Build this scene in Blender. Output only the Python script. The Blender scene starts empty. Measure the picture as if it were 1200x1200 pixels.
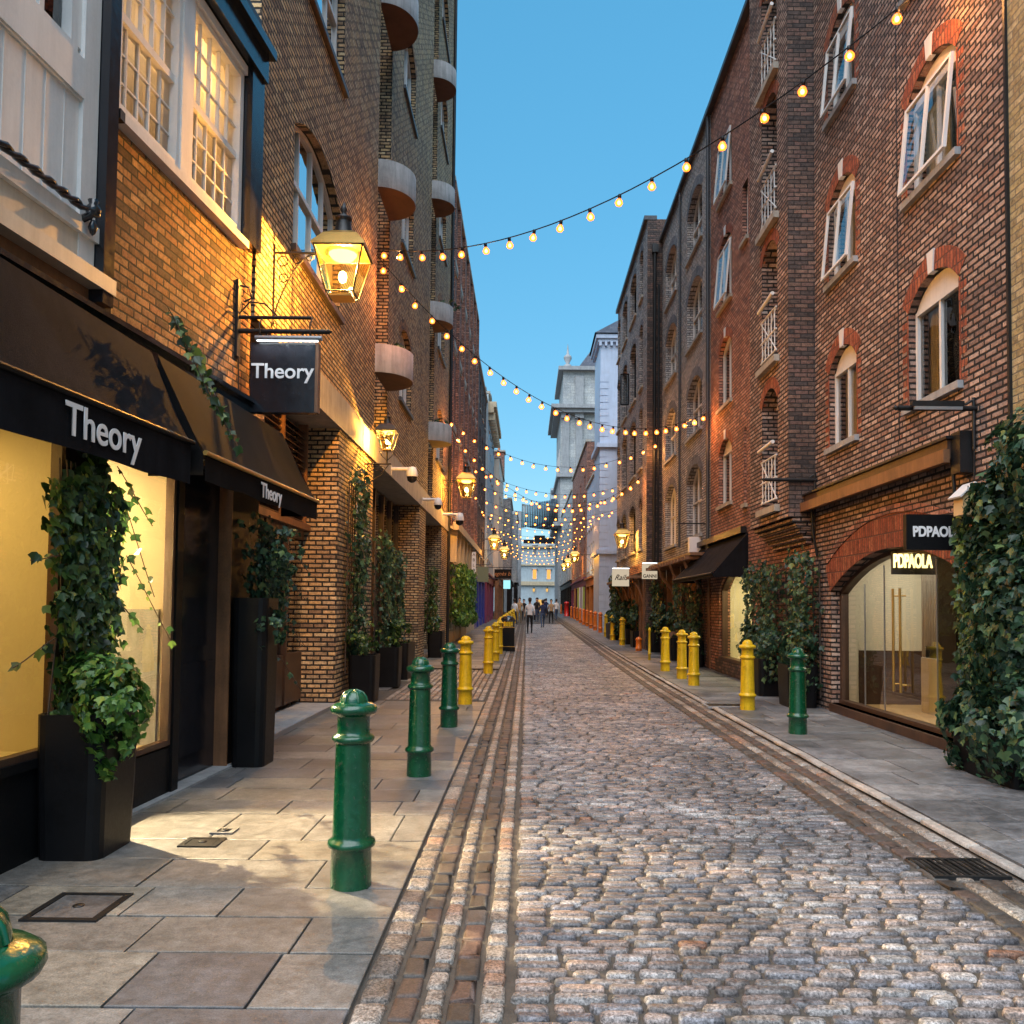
import bpy, math, random
from mathutils import Vector, Matrix
random.seed(7)
C = bpy.data.collections.new('street'); bpy.context.scene.collection.children.link(C)
R = math.radians
rnd = random.random
def ru(a, b): return a + (b - a) * random.random()

# ------------------------------------------------------------------ camera model (used to measure the photograph)
FPX, CX, CY, EYE = 1000.0, 617.5, 669.5, 1.65
PITCH, ROLL = R(2.4), R(0.55)
_F = Vector((0, math.cos(PITCH), math.sin(PITCH)))
_R0 = Vector((1, 0, 0)); _U0 = Vector((0, -math.sin(PITCH), math.cos(PITCH)))
CR = _R0 * math.cos(ROLL) + _U0 * math.sin(ROLL)
CU = _U0 * math.cos(ROLL) - _R0 * math.sin(ROLL)
def ray(px, py): return _F + CR * ((px - CX) / FPX) - CU * ((py - CY) / FPX)
def gz(y):
    y = min(y, 112)
    return 0.0 if y < 16 else 0.011 * (y - 16) - 0.08 * (1 - math.exp(-(y - 16) / 8.0))
def GR(px, py):                       # point on the ground
    d = ray(px, py); t = 1.0
    while t < 130 and EYE + d.z * t > gz(d.y * t): t += .02
    return d.x * t, d.y * t
def AT(px, py, y):                    # point at a given distance
    d = ray(px, py); t = y / d.y
    return d.x * t, EYE + d.z * t
class Fr:                             # a facade plane running down the street: x = x0 + s*(y-y0); n points to the street
    def __init__(s, x0, side, sl=0.0, y0=0.0): s.x0, s.side, s.sl, s.y0 = x0, side, sl, y0
    def X(s, y): return s.x0 + s.sl * (y - s.y0)
    def P(s, y, n, z): return Vector((s.X(y) + s.side * n, y, z))
    def hit(s, px, py, n=0.0):
        d = ray(px, py); X0 = s.x0 + s.side * n - s.sl * s.y0
        t = X0 / (d.x - s.sl * d.y)
        return d.y * t, EYE + d.z * t
    def Y(s, px, n=0.0, py=700): return s.hit(px, py, n)[0]

# ------------------------------------------------------------------ node helpers
class NT:
    def __init__(s, m): s.t = m.node_tree; s.t.nodes.clear(); s.m = m
    def n(s, typ, **kw):
        nd = s.t.nodes.new('ShaderNode' + typ)
        for k, v in kw.items():
            if k in ('operation', 'blend_type', 'data_type', 'noise_dimensions', 'interpolation_type', 'mode', 'space', 'attribute_name', 'clamp', 'use_clamp', 'feature', 'voronoi_dimensions'): setattr(nd, k, v)
        return nd
    def link(s, a, b): s.t.links.new(a, b)
    def v(s, sock, val):
        if hasattr(val, 'is_output') or isinstance(val, bpy.types.NodeSocket): s.link(val, sock)
        else: sock.default_value = val
    def math(s, op, a, b=0.0, c=0.0, clamp=False):
        nd = s.n('Math', operation=op); nd.use_clamp = clamp
        s.v(nd.inputs[0], a); s.v(nd.inputs[1], b)
        if len(nd.inputs) > 2: s.v(nd.inputs[2], c)
        return nd.outputs[0]
    def mix(s, f, a, b, bt='MIX'):
        nd = s.n('Mix', data_type='RGBA', blend_type=bt); s.v(nd.inputs[0], f); s.v(nd.inputs[6], a); s.v(nd.inputs[7], b); return nd.outputs[2]
    def noise(s, vec, scale, detail=4.0, rough=0.6, dist=0.0):
        nd = s.n('TexNoise'); 
        if vec is not None: s.link(vec, nd.inputs['Vector'])
        nd.inputs['Scale'].default_value = scale; nd.inputs['Detail'].default_value = detail
        nd.inputs['Roughness'].default_value = rough; nd.inputs['Distortion'].default_value = dist
        return nd.outputs['Fac']
    def ramp(s, f, stops, interp='LINEAR'):
        nd = s.n('ValToRGB'); cr = nd.color_ramp; cr.interpolation = interp
        while len(cr.elements) > 1: cr.elements.remove(cr.elements[-1])
        cr.elements[0].position = stops[0][0]; cr.elements[0].color = c4(stops[0][1])
        for p, c in stops[1:]:
            e = cr.elements.new(p); e.color = c4(c)
        s.v(nd.inputs[0], f); return nd.outputs[0]
    def bump(s, h, strength=0.5, dist=0.01, nrm=None):
        nd = s.n('Bump'); s.v(nd.inputs['Strength'], strength); nd.inputs['Distance'].default_value = dist
        s.link(h, nd.inputs['Height'])
        if nrm is not None: s.link(nrm, nd.inputs['Normal'])
        return nd.outputs[0]
    def out(s, col, rough=0.7, metal=0.0, nrm=None, spec=0.5, emis=None, estr=0.0, coat=0.0):
        b = s.n('BsdfPrincipled'); s.v(b.inputs['Base Color'], col if not isinstance(col, tuple) else c4(col)); s.v(b.inputs['Roughness'], rough)
        s.v(b.inputs['Metallic'], metal); s.v(b.inputs['Specular IOR Level'], spec); s.v(b.inputs['Coat Weight'], coat)
        if nrm is not None: s.link(nrm, b.inputs['Normal'])
        if emis is not None: s.v(b.inputs['Emission Color'], emis if not isinstance(emis, tuple) else c4(emis)); s.v(b.inputs['Emission Strength'], estr)
        o = s.n('OutputMaterial'); s.link(b.outputs[0], o.inputs[0]); return b
    def obj(s): return s.n('TexCoord').outputs['Object']
def c4(c):
    if isinstance(c, (int, float)): return (c, c, c, 1)
    return (c[0], c[1], c[2], 1.0) if len(c) == 3 else c
def newmat(name):
    m = bpy.data.materials.new(name); m.use_nodes = True; return NT(m)

MAT = {}
def paint(name, col, rough=0.5, metal=0.0, var=0.18, bump=0.15, bs=40.0, spec=0.5, coat=0.0, streak=0.0, vs=2.2, chips=None):
    t = newmat(name); oc = t.obj()
    n1 = t.noise(oc, vs, 6, 0.65); n2 = t.noise(oc, bs, 4, 0.6)
    f = t.math('ADD', t.math('MULTIPLY', n1, 0.7), t.math('MULTIPLY', n2, 0.3))
    dark = tuple(x * (1 - var * 1.6) for x in col); light = tuple(min(1, x * (1 + var)) for x in col)
    c = t.ramp(f, [(0.3, dark), (0.5, col), (0.72, light)])
    if streak > 0:
        mp = t.n('Mapping'); t.link(oc, mp.inputs[0]); mp.inputs['Scale'].default_value = (6, 6, 0.5)
        s_ = t.ramp(t.noise(mp.outputs[0], 1.6, 5, 0.7), [(0.4, 1.0), (0.75, 1 - streak)])
        c = t.mix(1.0, c, s_, 'MULTIPLY')
    r = t.math('ADD', t.math('MULTIPLY', n2, 0.25), rough - 0.12)
    if chips:
        ck = t.ramp(t.noise(oc, 19.0, 7, 0.75), [(0.62, 0.0), (0.645, 1.0)]); c = t.mix(ck, c, c4(chips)); r = t.math('ADD', r, t.math('MULTIPLY', ck, 0.4))
        sc_ = t.ramp(t.noise(oc, 5.0, 6, 0.8), [(0.5, 1.0), (0.7, 0.6)]); c = t.mix(1.0, c, sc_, 'MULTIPLY')
    t.out(c, r, metal, t.bump(t.math('ADD', n2, t.math('MULTIPLY', n1, 0.6)), bump, 0.01), spec, coat=coat)
    MAT[name] = t.m; return t.m

GAIN = dict(brick_stock=1.3, brick_yellow=1.6, brick_brown=1.55, brick_red=1.8, brick_grey=1.35, brick_dark=1.6)
def brick(name, cols, mortar, w=0.225, h=0.075, mt=0.012, rough=0.85, bump=1.0, soot=0.35, aniso=None):
    t = newmat(name); oc = t.obj()
    sp = t.n('SeparateXYZ'); t.link(oc, sp.inputs[0])
    ge = t.n('NewGeometry'); sn = t.n('SeparateXYZ'); t.link(ge.outputs['True Normal'], sn.inputs[0])
    m = t.math('GREATER_THAN', t.math('ABSOLUTE', sn.outputs[0]), t.math('ABSOLUTE', sn.outputs[1]))
    u = t.math('ADD', t.math('MULTIPLY', sp.outputs[1], m), t.math('MULTIPLY', sp.outputs[0], t.math('SUBTRACT', 1.0, m)))
    wob = t.math('MULTIPLY', t.math('SUBTRACT', t.noise(oc, 3.0, 2), 0.5), 0.012)
    v = t.math('ADD', sp.outputs[2], wob)
    vr = t.math('DIVIDE', v, h); row = t.math('FLOOR', vr); fv = t.math('SUBTRACT', vr, row)
    par = t.math('MULTIPLY', t.math('FLOORED_MODULO', row, 2.0), 0.5)
    wn0 = t.n('TexWhiteNoise'); wn0.noise_dimensions = '1D'; t.link(row, wn0.inputs['W'])
    ur = t.math('ADD', t.math('ADD', t.math('DIVIDE', u, w), par), t.math('MULTIPLY', wn0.outputs[0], 0.12))
    cl = t.math('FLOOR', ur); fu = t.math('SUBTRACT', ur, cl)
    du = t.math('MULTIPLY', t.math('MINIMUM', fu, t.math('SUBTRACT', 1.0, fu)), w)
    dv = t.math('MULTIPLY', t.math('MINIMUM', fv, t.math('SUBTRACT', 1.0, fv)), h)
    fine = t.noise(oc, 55.0, 4, 0.7)
    d = t.math('ADD', t.math('MINIMUM', du, dv), t.math('MULTIPLY', t.math('SUBTRACT', fine, 0.5), 0.011))
    mr = t.n('MapRange'); mr.interpolation_type = 'SMOOTHSTEP'; t.link(d, mr.inputs[0]); mr.inputs[1].default_value = mt * 0.35; mr.inputs[2].default_value = mt * 0.75
    face = mr.outputs[0]
    cx = t.n('CombineXYZ'); t.link(cl, cx.inputs[0]); t.link(row, cx.inputs[1]); t.link(m, cx.inputs[2])
    wn = t.n('TexWhiteNoise'); wn.noise_dimensions = '3D'; t.link(cx.outputs[0], wn.inputs['Vector'])
    k_ = GAIN.get(name, 1.0); cols = [tuple(min(.62, x * k_) for x in c) for c in cols]
    n = len(cols); bc = t.ramp(wn.outputs[0], [(i / n, c) for i, c in enumerate(cols)], 'CONSTANT')
    hs = t.n('HueSaturation'); t.link(bc, hs.inputs['Color'])
    t.link(t.math('ADD', 0.4, t.math('MULTIPLY', fine, 1.2)), hs.inputs['Value'])
    big = t.ramp(t.noise(oc, 0.55, 6, 0.7), [(0.32, 1 - soot), (0.55, 1.0), (0.72, 1.2)])
    col = t.mix(1.0, hs.outputs[0], big, 'MULTIPLY')
    blotch = t.ramp(t.noise(oc, 13.0, 6, 0.8), [(0.36, 0.45), (0.5, 1.0), (0.68, 1.35)])
    col = t.mix(1.0, col, blotch, 'MULTIPLY')
    col = t.mix(face, c4(mortar), col)
    hgt = t.math('ADD', face, t.math('ADD', t.math('MULTIPLY', fine, 0.35), t.math('MULTIPLY', wn.outputs[0], 0.25)))
    t.out(col, t.math('ADD', rough - 0.15, t.math('MULTIPLY', fine, 0.3)), 0, t.bump(hgt, bump, 0.012), 0.35)
    MAT[name] = t.m; return t.m

def island(name, stops, rough=0.5, speck=0.35, sscale=120.0, bump=0.4, rvar=0.3, big=0.25, spec=0.5):
    """stone pieces: each loose piece takes its own colour from the ramp"""
    t = newmat(name); oc = t.obj(); ge = t.n('NewGeometry'); rr = ge.outputs['Random Per Island']
    c = t.ramp(rr, stops, 'CONSTANT')
    n1 = t.noise(oc, sscale, 5, 0.75); n2 = t.noise(oc, 11.0, 8, 0.78); n3 = t.noise(oc, 0.8, 6, 0.72); n4 = t.noise(oc, 28.0, 5, 0.7)
    c = t.mix(1.0, c, t.ramp(n1, [(0.38, 1 - speck), (0.5, 1.0), (0.62, 1 + speck)]), 'MULTIPLY')
    c = t.mix(1.0, c, t.ramp(n4, [(0.32, 1 - speck * 0.7), (0.5, 1.0), (0.7, 1 + speck * .5)]), 'MULTIPLY')
    c = t.mix(1.0, c, t.ramp(n2, [(0.35, 1 - big * 1.2), (0.6, 1.0), (0.8, 1 + big)]), 'MULTIPLY')
    c = t.mix(1.0, c, t.ramp(n3, [(0.38, 1 - big * 1.1), (0.62, 1 + big * .6)]), 'MULTIPLY')
    r = t.math('ADD', rough - rvar * 0.5, t.math('MULTIPLY', n2, rvar))
    t.out(c, r, 0, t.bump(t.math('ADD', n1, t.math('MULTIPLY', n4, 1.5)), bump, 0.004), spec)
    MAT[name] = t.m; return t.m

def leafmat(name, stops):
    t = newmat(name); ge = t.n('NewGeometry')
    c = t.ramp(ge.outputs['Random Per Island'], stops)
    b = t.n('BsdfPrincipled'); t.link(c, b.inputs['Base Color']); b.inputs['Roughness'].default_value = 0.42; b.inputs['Specular IOR Level'].default_value = 0.5
    tr = t.n('BsdfTranslucent'); t.link(c, tr.inputs[0]); mx = t.n('MixShader'); mx.inputs[0].default_value = 0.25
    t.link(b.outputs[0], mx.inputs[1]); t.link(tr.outputs[0], mx.inputs[2]); o = t.n('OutputMaterial'); t.link(mx.outputs[0], o.inputs[0])
    MAT[name] = t.m
def glass(name, tint=(1, 1, 1), ior=1.5, rough=0.0, wav=0.0, base=0.04, gain=1.25):
    t = newmat(name); tr = t.n('BsdfTransparent'); tr.inputs[0].default_value = c4(tint)
    gl = t.n('BsdfGlossy'); gl.inputs['Roughness'].default_value = rough
    fr = t.n('Fresnel'); fr.inputs[0].default_value = ior
    if wav > 0:
        nb = t.bump(t.noise(t.obj(), 1.7, 2, 0.5), wav, 0.02); t.link(nb, gl.inputs['Normal']); t.link(nb, fr.inputs['Normal'])
    f = t.math('MULTIPLY', t.math('ADD', fr.outputs[0], base), gain, clamp=True)
    mx = t.n('MixShader'); t.link(f, mx.inputs[0]); t.link(tr.outputs[0], mx.inputs[1]); t.link(gl.outputs[0], mx.inputs[2])
    o = t.n('OutputMaterial'); t.link(mx.outputs[0], o.inputs[0]); MAT[name] = t.m
def glow(name, col, strength, sample=False):
    t = newmat(name); e = t.n('Emission'); e.inputs[0].default_value = c4(col); e.inputs[1].default_value = strength
    o = t.n('OutputMaterial'); t.link(e.outputs[0], o.inputs[0]); MAT[name] = t.m
    t.m.cycles.emission_sampling = 'AUTO' if sample else 'NONE'
    return t.m

OR = (0.42, 0.15, 0.045)
brick('brick_stock', [(.34, .17, .07), (.28, .125, .05), (.17, .08, .04), (.37, .19, .08), (.10, .055, .035), (.25, .125, .06), (.40, .23, .11), (.30, .13, .06)], (.03, .022, .018), mt=.016, soot=.55)
brick('brick_yellow', [(.36, .235, .12), (.31, .20, .11), (.25, .165, .095), (.39, .28, .16), (.18, .115, .07), (.30, .205, .12), (.40, .25, .12)], (.032, .028, .025), mt=.024, soot=.3)
brick('brick_brown', [(.215, .135, .105), (.165, .105, .085), (.25, .165, .13), (.13, .085, .072), (.29, .20, .16), (.22, .15, .12), (.33, .235, .19), (.20, .11, .08)], (.02, .018, .017), mt=.025, soot=.3)
brick('brick_red', [(.235, .105, .072), (.19, .085, .062), (.26, .125, .085), (.14, .07, .055), (.29, .15, .11)], (.035, .028, .026), mt=.018, soot=.3)
brick('brick_grey', [(.33, .32, .32), (.26, .25, .26), (.37, .35, .34), (.40, .36, .34), (.21, .21, .22), (.32, .28, .26)], (.07, .068, .07), mt=.02, soot=.2)
brick('brick_blue', [(.17, .18, .21), (.13, .14, .17), (.21, .22, .25)], (.05, .05, .06), w=.075, h=.225, mt=.01)
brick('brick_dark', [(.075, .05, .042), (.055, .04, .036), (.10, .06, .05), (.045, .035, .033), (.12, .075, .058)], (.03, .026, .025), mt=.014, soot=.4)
brick('brick_buff', [(.42, .33, .17), (.38, .29, .14), (.46, .36, .2), (.33, .25, .13)], (.2, .17, .12), soot=.2)
brick('brick_arch', [(.36, .10, .05), (.31, .085, .045), (.39, .13, .065), (.27, .075, .04)], (.12, .055, .04), w=.075, h=.225, mt=.016, soot=.3)
brick('ashlar', [(.42, .44, .44), (.38, .40, .41), (.45, .46, .45)], (.2, .21, .22), w=.9, h=.36, mt=.02, soot=.25, bump=.5)
brick('slate', [(.05, .06, .085), (.04, .05, .075), (.065, .075, .10)], (.02, .022, .03), w=.3, h=.22, mt=.012, soot=.25, bump=.4, rough=.6)
paint('white_paint', (.72, .70, .68), .42, var=.08, bump=.06, streak=.15)
paint('cream_paint', (.62, .54, .44), .5, var=.1, bump=.06, streak=.2)
paint('pale_blue_paint', (.46, .53, .66), .55, var=.1, bump=.08, streak=.15)
paint('black_paint', (.006, .006, .007), .45, var=.3, bump=.08, spec=.18)
paint('black_gloss', (.014, .014, .018), .16, var=.3, bump=.15, bs=14, spec=.6)
paint('black_iron', (.016, .016, .017), .42, var=.4, bump=.3, bs=60, metal=.3)
paint('soft_black_cloth', (.006, .0055, .006), .85, var=.45, bump=.35, bs=160, spec=.1, streak=.5)
paint('charcoal_cloth', (.010, .010, .0125), .88, var=.5, bump=.35, bs=160, spec=.1, streak=.5)
paint('lead', (.055, .06, .07), .45, var=.3, bump=.2, metal=.2)
paint('concrete', (.30, .28, .27), .8, var=.25, bump=.5, bs=70, streak=.45, vs=3)
paint('soffit_red', (.10, .05, .036), .8, var=.3, bump=.4, bs=70)
paint('stone', (.42, .38, .32), .75, var=.2, bump=.4, bs=60, streak=.35, vs=3)
paint('stone_grey', (.33, .34, .35), .75, var=.2, bump=.3, bs=50, streak=.35)
paint('stucco', (.52, .42, .28), .75, var=.15, bump=.25, bs=50, streak=.35)
paint('stucco_blue', (.40, .47, .50), .75, var=.12, bump=.2, bs=50, streak=.25)
paint('wood_warm', (.22, .10, .045), .5, var=.35, bump=.2, bs=50, streak=.4)
paint('wood_dark', (.07, .035, .02), .45, var=.35, bump=.2, bs=50, streak=.4)
paint('wood_pale', (.62, .44, .22), .6, var=.12, bump=.15, bs=50)
paint('steel_grey', (.35, .36, .38), .35, metal=.6, var=.1)
paint('brass', (.55, .33, .09), .35, metal=.8, var=.2)
paint('green_enamel', (.0012, .075, .028), .24, var=.2, bump=.35, bs=26, spec=.5, coat=.25, streak=.35, chips=(.05, .045, .03))
paint('yellow_enamel', (.72, .47, .012), .35, var=.15, bump=.2, bs=22, spec=.4, coat=.05, streak=.4, chips=(.16, .11, .05))
paint('orange_enamel', (.75, .17, .012), .35, var=.15, bump=.2, bs=22, spec=.5, coat=.15, streak=.3)
paint('red_enamel', (.55, .015, .01), .3, var=.12, bump=.1, coat=.2)
paint('interior_cream', (.72, .66, .52), .7, var=.04, bump=.02)
paint('interior_dark', (.03, .026, .022), .8, var=.3, bump=.1)
paint('curtain', (.55, .48, .40), .8, var=.12, bump=.2, streak=.25)
paint('blind_grey', (.20, .21, .23), .7, var=.15, bump=.1)
paint('letter_white', (.78, .76, .76), .5, var=.02, bump=.02)
paint('letter_black', (.02, .018, .016), .5, var=.02, bump=.02)
paint('letter_copper', (.55, .2, .07), .4, var=.1)
paint('sage_board', (.16, .19, .12), .5, var=.08, bump=.05)
paint('soil', (.03, .022, .016), .9, var=.3, bump=.5)
paint('bark', (.06, .04, .028), .8, var=.3, bump=.5, bs=80)
paint('plum_paint', (.16, .03, .09), .5)
paint('lime_paint', (.35, .42, .10), .5)
paint('royal_blue_paint', (.02, .04, .28), .4)
paint('orange_plaster', (.42, .17, .05), .7, streak=.3)
paint('terracotta', (.36, .13, .06), .75, var=.15, bump=.2)
paint('dirt', (.075, .061, .048), .9, var=.35, bump=.9, bs=90, vs=5)
paint('asphalt', (.05, .05, .052), .8, var=.25, bump=.7, bs=140)
paint('skin', (.45, .26, .18), .55, var=.08, bump=.05)
paint('hair_brown', (.03, .018, .01), .6, var=.3, bump=.3)
for k, c in dict(shirt_white=(.68, .68, .7), shirt_navy=(.03, .04, .09), shirt_red=(.4, .03, .03), shirt_tan=(.35, .25, .15), shirt_black=(.02, .02, .022), jeans=(.06, .09, .16), trousers_black=(.02, .02, .022), trousers_khaki=(.22, .18, .11)).items():
    paint(k, c, .85, var=.2, bump=.3, bs=30, spec=.2)
island('setts', [(0, (.20, .175, .17)), (.14, (.27, .24, .23)), (.26, (.155, .148, .16)), (.38, (.31, .265, .25)), (.5, (.19, .182, .195)), (.6, (.25, .21, .195)), (.70, (.37, .34, .325)), (.80, (.16, .15, .155)), (.87, (.34, .255, .215)), (.93, (.26, .24, .23)), (.965, (.31, .16, .105)), (.978, (.28, .265, .26))], .38, .75, 85, 1.0, .35, .45, .5)
island('granite_setts', [(0, (.27, .22, .18)), (.2, (.21, .18, .155)), (.4, (.32, .27, .23)), (.6, (.17, .14, .12)), (.75, (.30, .19, .14)), (.88, (.36, .33, .30))], .5, .8, 85, 1.0, .3, .3)
island('brown_pavers', [(0, (.085, .067, .056)), (.25, (.062, .052, .045)), (.45, (.11, .074, .06)), (.65, (.08, .068, .06)), (.8, (.135, .08, .062)), (.9, (.10, .085, .074))], .6, .4, 90, .4, .3, .35)
island('flagstone', [(0, (.21, .20, .185)), (.2, (.155, .155, .155)), (.4, (.24, .222, .19)), (.55, (.125, .126, .132)), (.7, (.185, .175, .16)), (.85, (.225, .212, .195))], .46, .3, 120, .5, .35, .36, .5)
island('flagstone_cool', [(0, (.21, .215, .225)), (.2, (.17, .175, .185)), (.4, (.25, .25, .255)), (.55, (.15, .155, .165)), (.7, (.20, .195, .19)), (.85, (.23, .235, .25))], .46, .26, 120, .5, .35, .45, .5)
island('kerb_stone', [(0, (.40, .37, .34)), (.3, (.33, .30, .28)), (.6, (.45, .40, .35))], .6, .3, 110, .4, .3, .3)
leafmat('ivy_leaf', [(0, (.012, .03, .010)), (.45, (.022, .055, .014)), (.75, (.045, .10, .022)), (.93, (.10, .17, .03)), (1, (.20, .24, .04))])
leafmat('ivy_leaf_bright', [(0, (.02, .06, .012)), (.4, (.045, .13, .02)), (.8, (.10, .22, .035)), (1, (.2, .32, .06))])
leafmat('ivy_leaf_cool', [(0, (.010, .032, .018)), (.5, (.022, .06, .032)), (.8, (.05, .12, .06)), (1, (.13, .2, .07))])
glass('window_glass', (.85, .9, .92), 1.5, 0, .25, .08)
glass('old_glass', (.9, .92, .9), 1.5, 0, .6, .06)
t_ = newmat('net_curtain'); d_n = t_.n('BsdfDiffuse'); d_n.inputs[0].default_value = (.78, .7, .58, 1); r_n = t_.n('BsdfTranslucent'); r_n.inputs[0].default_value = (.85, .75, .6, 1); m_n = t_.n('MixShader'); m_n.inputs[0].default_value = .5; t_.link(d_n.outputs[0], m_n.inputs[1]); t_.link(r_n.outputs[0], m_n.inputs[2]); o_n = t_.n('OutputMaterial'); t_.link(m_n.outputs[0], o_n.inputs[0]); MAT['net_curtain'] = t_.m
glass('shop_glass', (.93, .95, .94), 1.5, 0, .12, .05)
glass('lamp_glass', (1.0, .86, .45), 1.45, .03, .2, .02)
glass('bulb_halo_glass', (1.0, .5, .16), 1.4, 0, 0, .0)
t_ = MAT['bulb_halo_glass'].node_tree; o_ = [n for n in t_.nodes if n.type == 'OUTPUT_MATERIAL'][0]; e_n = t_.nodes.new('ShaderNodeEmission'); e_n.inputs[0].default_value = (1, .22, .03, 1); e_n.inputs[1].default_value = .42; a_n = t_.nodes.new('ShaderNodeAddShader'); t_.links.new(o_.inputs[0].links[0].from_socket, a_n.inputs[0]); t_.links.new(e_n.outputs[0], a_n.inputs[1]); t_.links.new(a_n.outputs[0], o_.inputs[0]); MAT['bulb_halo_glass'].cycles.emission_sampling = 'NONE'  # glass emits orange so the halo around each bulb is painted in
glass('thin_glass', (.92, .95, .96), 1.3, 0, .25, 0, .35)
glow('bulb_core', (1.0, .62, .25), 7)
glow('bulb_amber', (1.0, .20, .02), 3.0)
glow('lamp_core', (1.0, .78, .36), 14)
glow('lamp_diffuser', (1.0, .66, .2), 2.2)
glow('strip_light', (.85, .95, 1.0), 1.6)
glow('neon_sign', (1.0, .74, .26), 1.0)
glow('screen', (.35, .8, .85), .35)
glow('screen_blue', (.12, .22, .8), .35)
glow('lit_window', (1.0, .42, .10), .38)
glow('lit_shop', (1.0, .58, .16), .26)
glow('lit_sign', (.95, .78, .56), .17)
glow('yellow_lamp', (.9, .9, .05), 2.0)

# ------------------------------------------------------------------ mesh builder
class MB:
    def __init__(s): s.v = []; s.f = []; s.m = []; s.mats = []; s.sm = []; s.cur = 0; s.smooth = False
    def mat(s, name):
        if name not in s.mats: s.mats.append(name)
        s.cur = s.mats.index(name); return s
    def face(s, pts):
        i = len(s.v); s.v += [tuple(p) for p in pts]; s.f.append(tuple(range(i, i + len(pts)))); s.m.append(s.cur); s.sm.append(s.smooth)
    def raw(s, vs, fs, smooth=None):
        i = len(s.v); s.v += [tuple(p) for p in vs]
        for f in fs: s.f.append(tuple(i + k for k in f)); s.m.append(s.cur); s.sm.append(s.smooth if smooth is None else smooth)
    def box(s, a, b):
        x0, y0, z0 = (min(a[i], b[i]) for i in range(3)); x1, y1, z1 = (max(a[i], b[i]) for i in range(3))
        s.hexa([(x0, y0, z0), (x1, y0, z0), (x1, y1, z0), (x0, y1, z0), (x0, y0, z1), (x1, y0, z1), (x1, y1, z1), (x0, y1, z1)])
        return s
    def hexa(s, p): s.raw(p, [(3, 2, 1, 0), (4, 5, 6, 7), (0, 1, 5, 4), (1, 2, 6, 5), (2, 3, 7, 6), (3, 0, 4, 7)], False)
    def fbox(s, F, y0, y1, n0, n1, z0, z1):          # box in facade coordinates
        s.hexa([F.P(y0, n0, z0), F.P(y0, n1, z0), F.P(y1, n1, z0), F.P(y1, n0, z0), F.P(y0, n0, z1), F.P(y0, n1, z1), F.P(y1, n1, z1), F.P(y1, n0, z1)]); return s
    def tube(s, pts, r, seg=6, r2=None, caps=True):
        pts = [Vector(p) for p in pts]; n = len(pts); rings = []
        for i, p in enumerate(pts):
            d = (pts[min(i + 1, n - 1)] - pts[max(i - 1, 0)])
            d = d.normalized() if d.length > 1e-9 else Vector((0, 0, 1))
            a = d.orthogonal().normalized() if i == 0 else (pa - d * pa.dot(d)).normalized()
            pa = a; b = d.cross(a); rr = r if r2 is None else r + (r2 - r) * i / (n - 1)
            rings.append([p + (a * math.cos(2 * math.pi * k / seg) + b * math.sin(2 * math.pi * k / seg)) * rr for k in range(seg)])
        vs = [q for ring in rings for q in ring]; fs = []
        for i in range(n - 1):
            for k in range(seg):
                k2 = (k + 1) % seg; fs.append((i * seg + k, i * seg + k2, (i + 1) * seg + k2, (i + 1) * seg + k))
        s.raw(vs, fs, True)
        if caps: s.raw(rings[0][::-1] + rings[-1], [tuple(range(seg)), tuple(range(seg, 2 * seg))], False)
        return s
    def lathe(s, prof, c=(0, 0, 0), seg=24, a0=0, a1=2 * math.pi, smooth=True, sq=False):
        full = abs(a1 - a0 - 2 * math.pi) < 1e-6; m = seg if full else seg + 1
        vs = []
        for r, z in prof:
            for k in range(m):
                a = a0 + (a1 - a0) * k / seg
                vs.append((c[0] + r * math.cos(a), c[1] + r * math.sin(a), c[2] + z))
        fs = []
        for i in range(len(prof) - 1):
            for k in range(seg):
                k2 = (k + 1) % m if full else k + 1
                fs.append((i * m + k, i * m + k2, (i + 1) * m + k2, (i + 1) * m + k))
        s.raw(vs, fs, smooth); return s
    def prism(s, poly, f0, f1):                      # poly: 2-D points; f0/f1 map a 2-D point to 3-D
        a = [f0(p) for p in poly]; b = [f1(p) for p in poly]; n = len(poly)
        s.raw(a + b, [tuple(range(n))[::-1], tuple(range(n, 2 * n))] + [(i, (i + 1) % n, n + (i + 1) % n, n + i) for i in range(n)], False); return s
    def build(s, name, parent=None, origin=None):
        if not s.v: return None
        o0 = Vector(origin) if origin is not None else (wloc(parent) if parent is not None else Vector((0, 0, 0)))
        me = bpy.data.meshes.new(name)
        me.from_pydata([(x - o0.x, y - o0.y, z - o0.z) for x, y, z in s.v], [], s.f)
        for k in s.mats or ['concrete']: me.materials.append(MAT[k])
        me.polygons.foreach_set('material_index', s.m); me.polygons.foreach_set('use_smooth', s.sm); me.update()
        o = bpy.data.objects.new(name, me); C.objects.link(o)
        if parent is not None: o.parent = parent
        if origin is not None or parent is None: o.location = o0 - (wloc(parent) if parent is not None else Vector((0, 0, 0)))
        o['_w'] = tuple(o0); return o
def wloc(o): return Vector(o['_w'])
def tag(o, label, cat, group=None, kind=None):
    if label: o['label'] = label
    if cat: o['category'] = cat
    if group: o['group'] = group
    if kind: o['kind'] = kind
    return o
def thing(name, label, cat, loc, group=None):
    o = bpy.data.objects.new(name, None); C.objects.link(o); o.location = loc; o['_w'] = tuple(loc); o.empty_display_size = .2
    return tag(o, label, cat, group)
def dup(root, loc, label, group=None):
    r = root.copy(); C.objects.link(r); r.location = loc; r['_w'] = tuple(loc); r['label'] = label
    if group: r['group'] = group
    for ch in root.children:
        c = ch.copy(); C.objects.link(c); c.parent = r
        for g in ch.children:
            d = g.copy(); C.objects.link(d); d.parent = c
    return r
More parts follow.
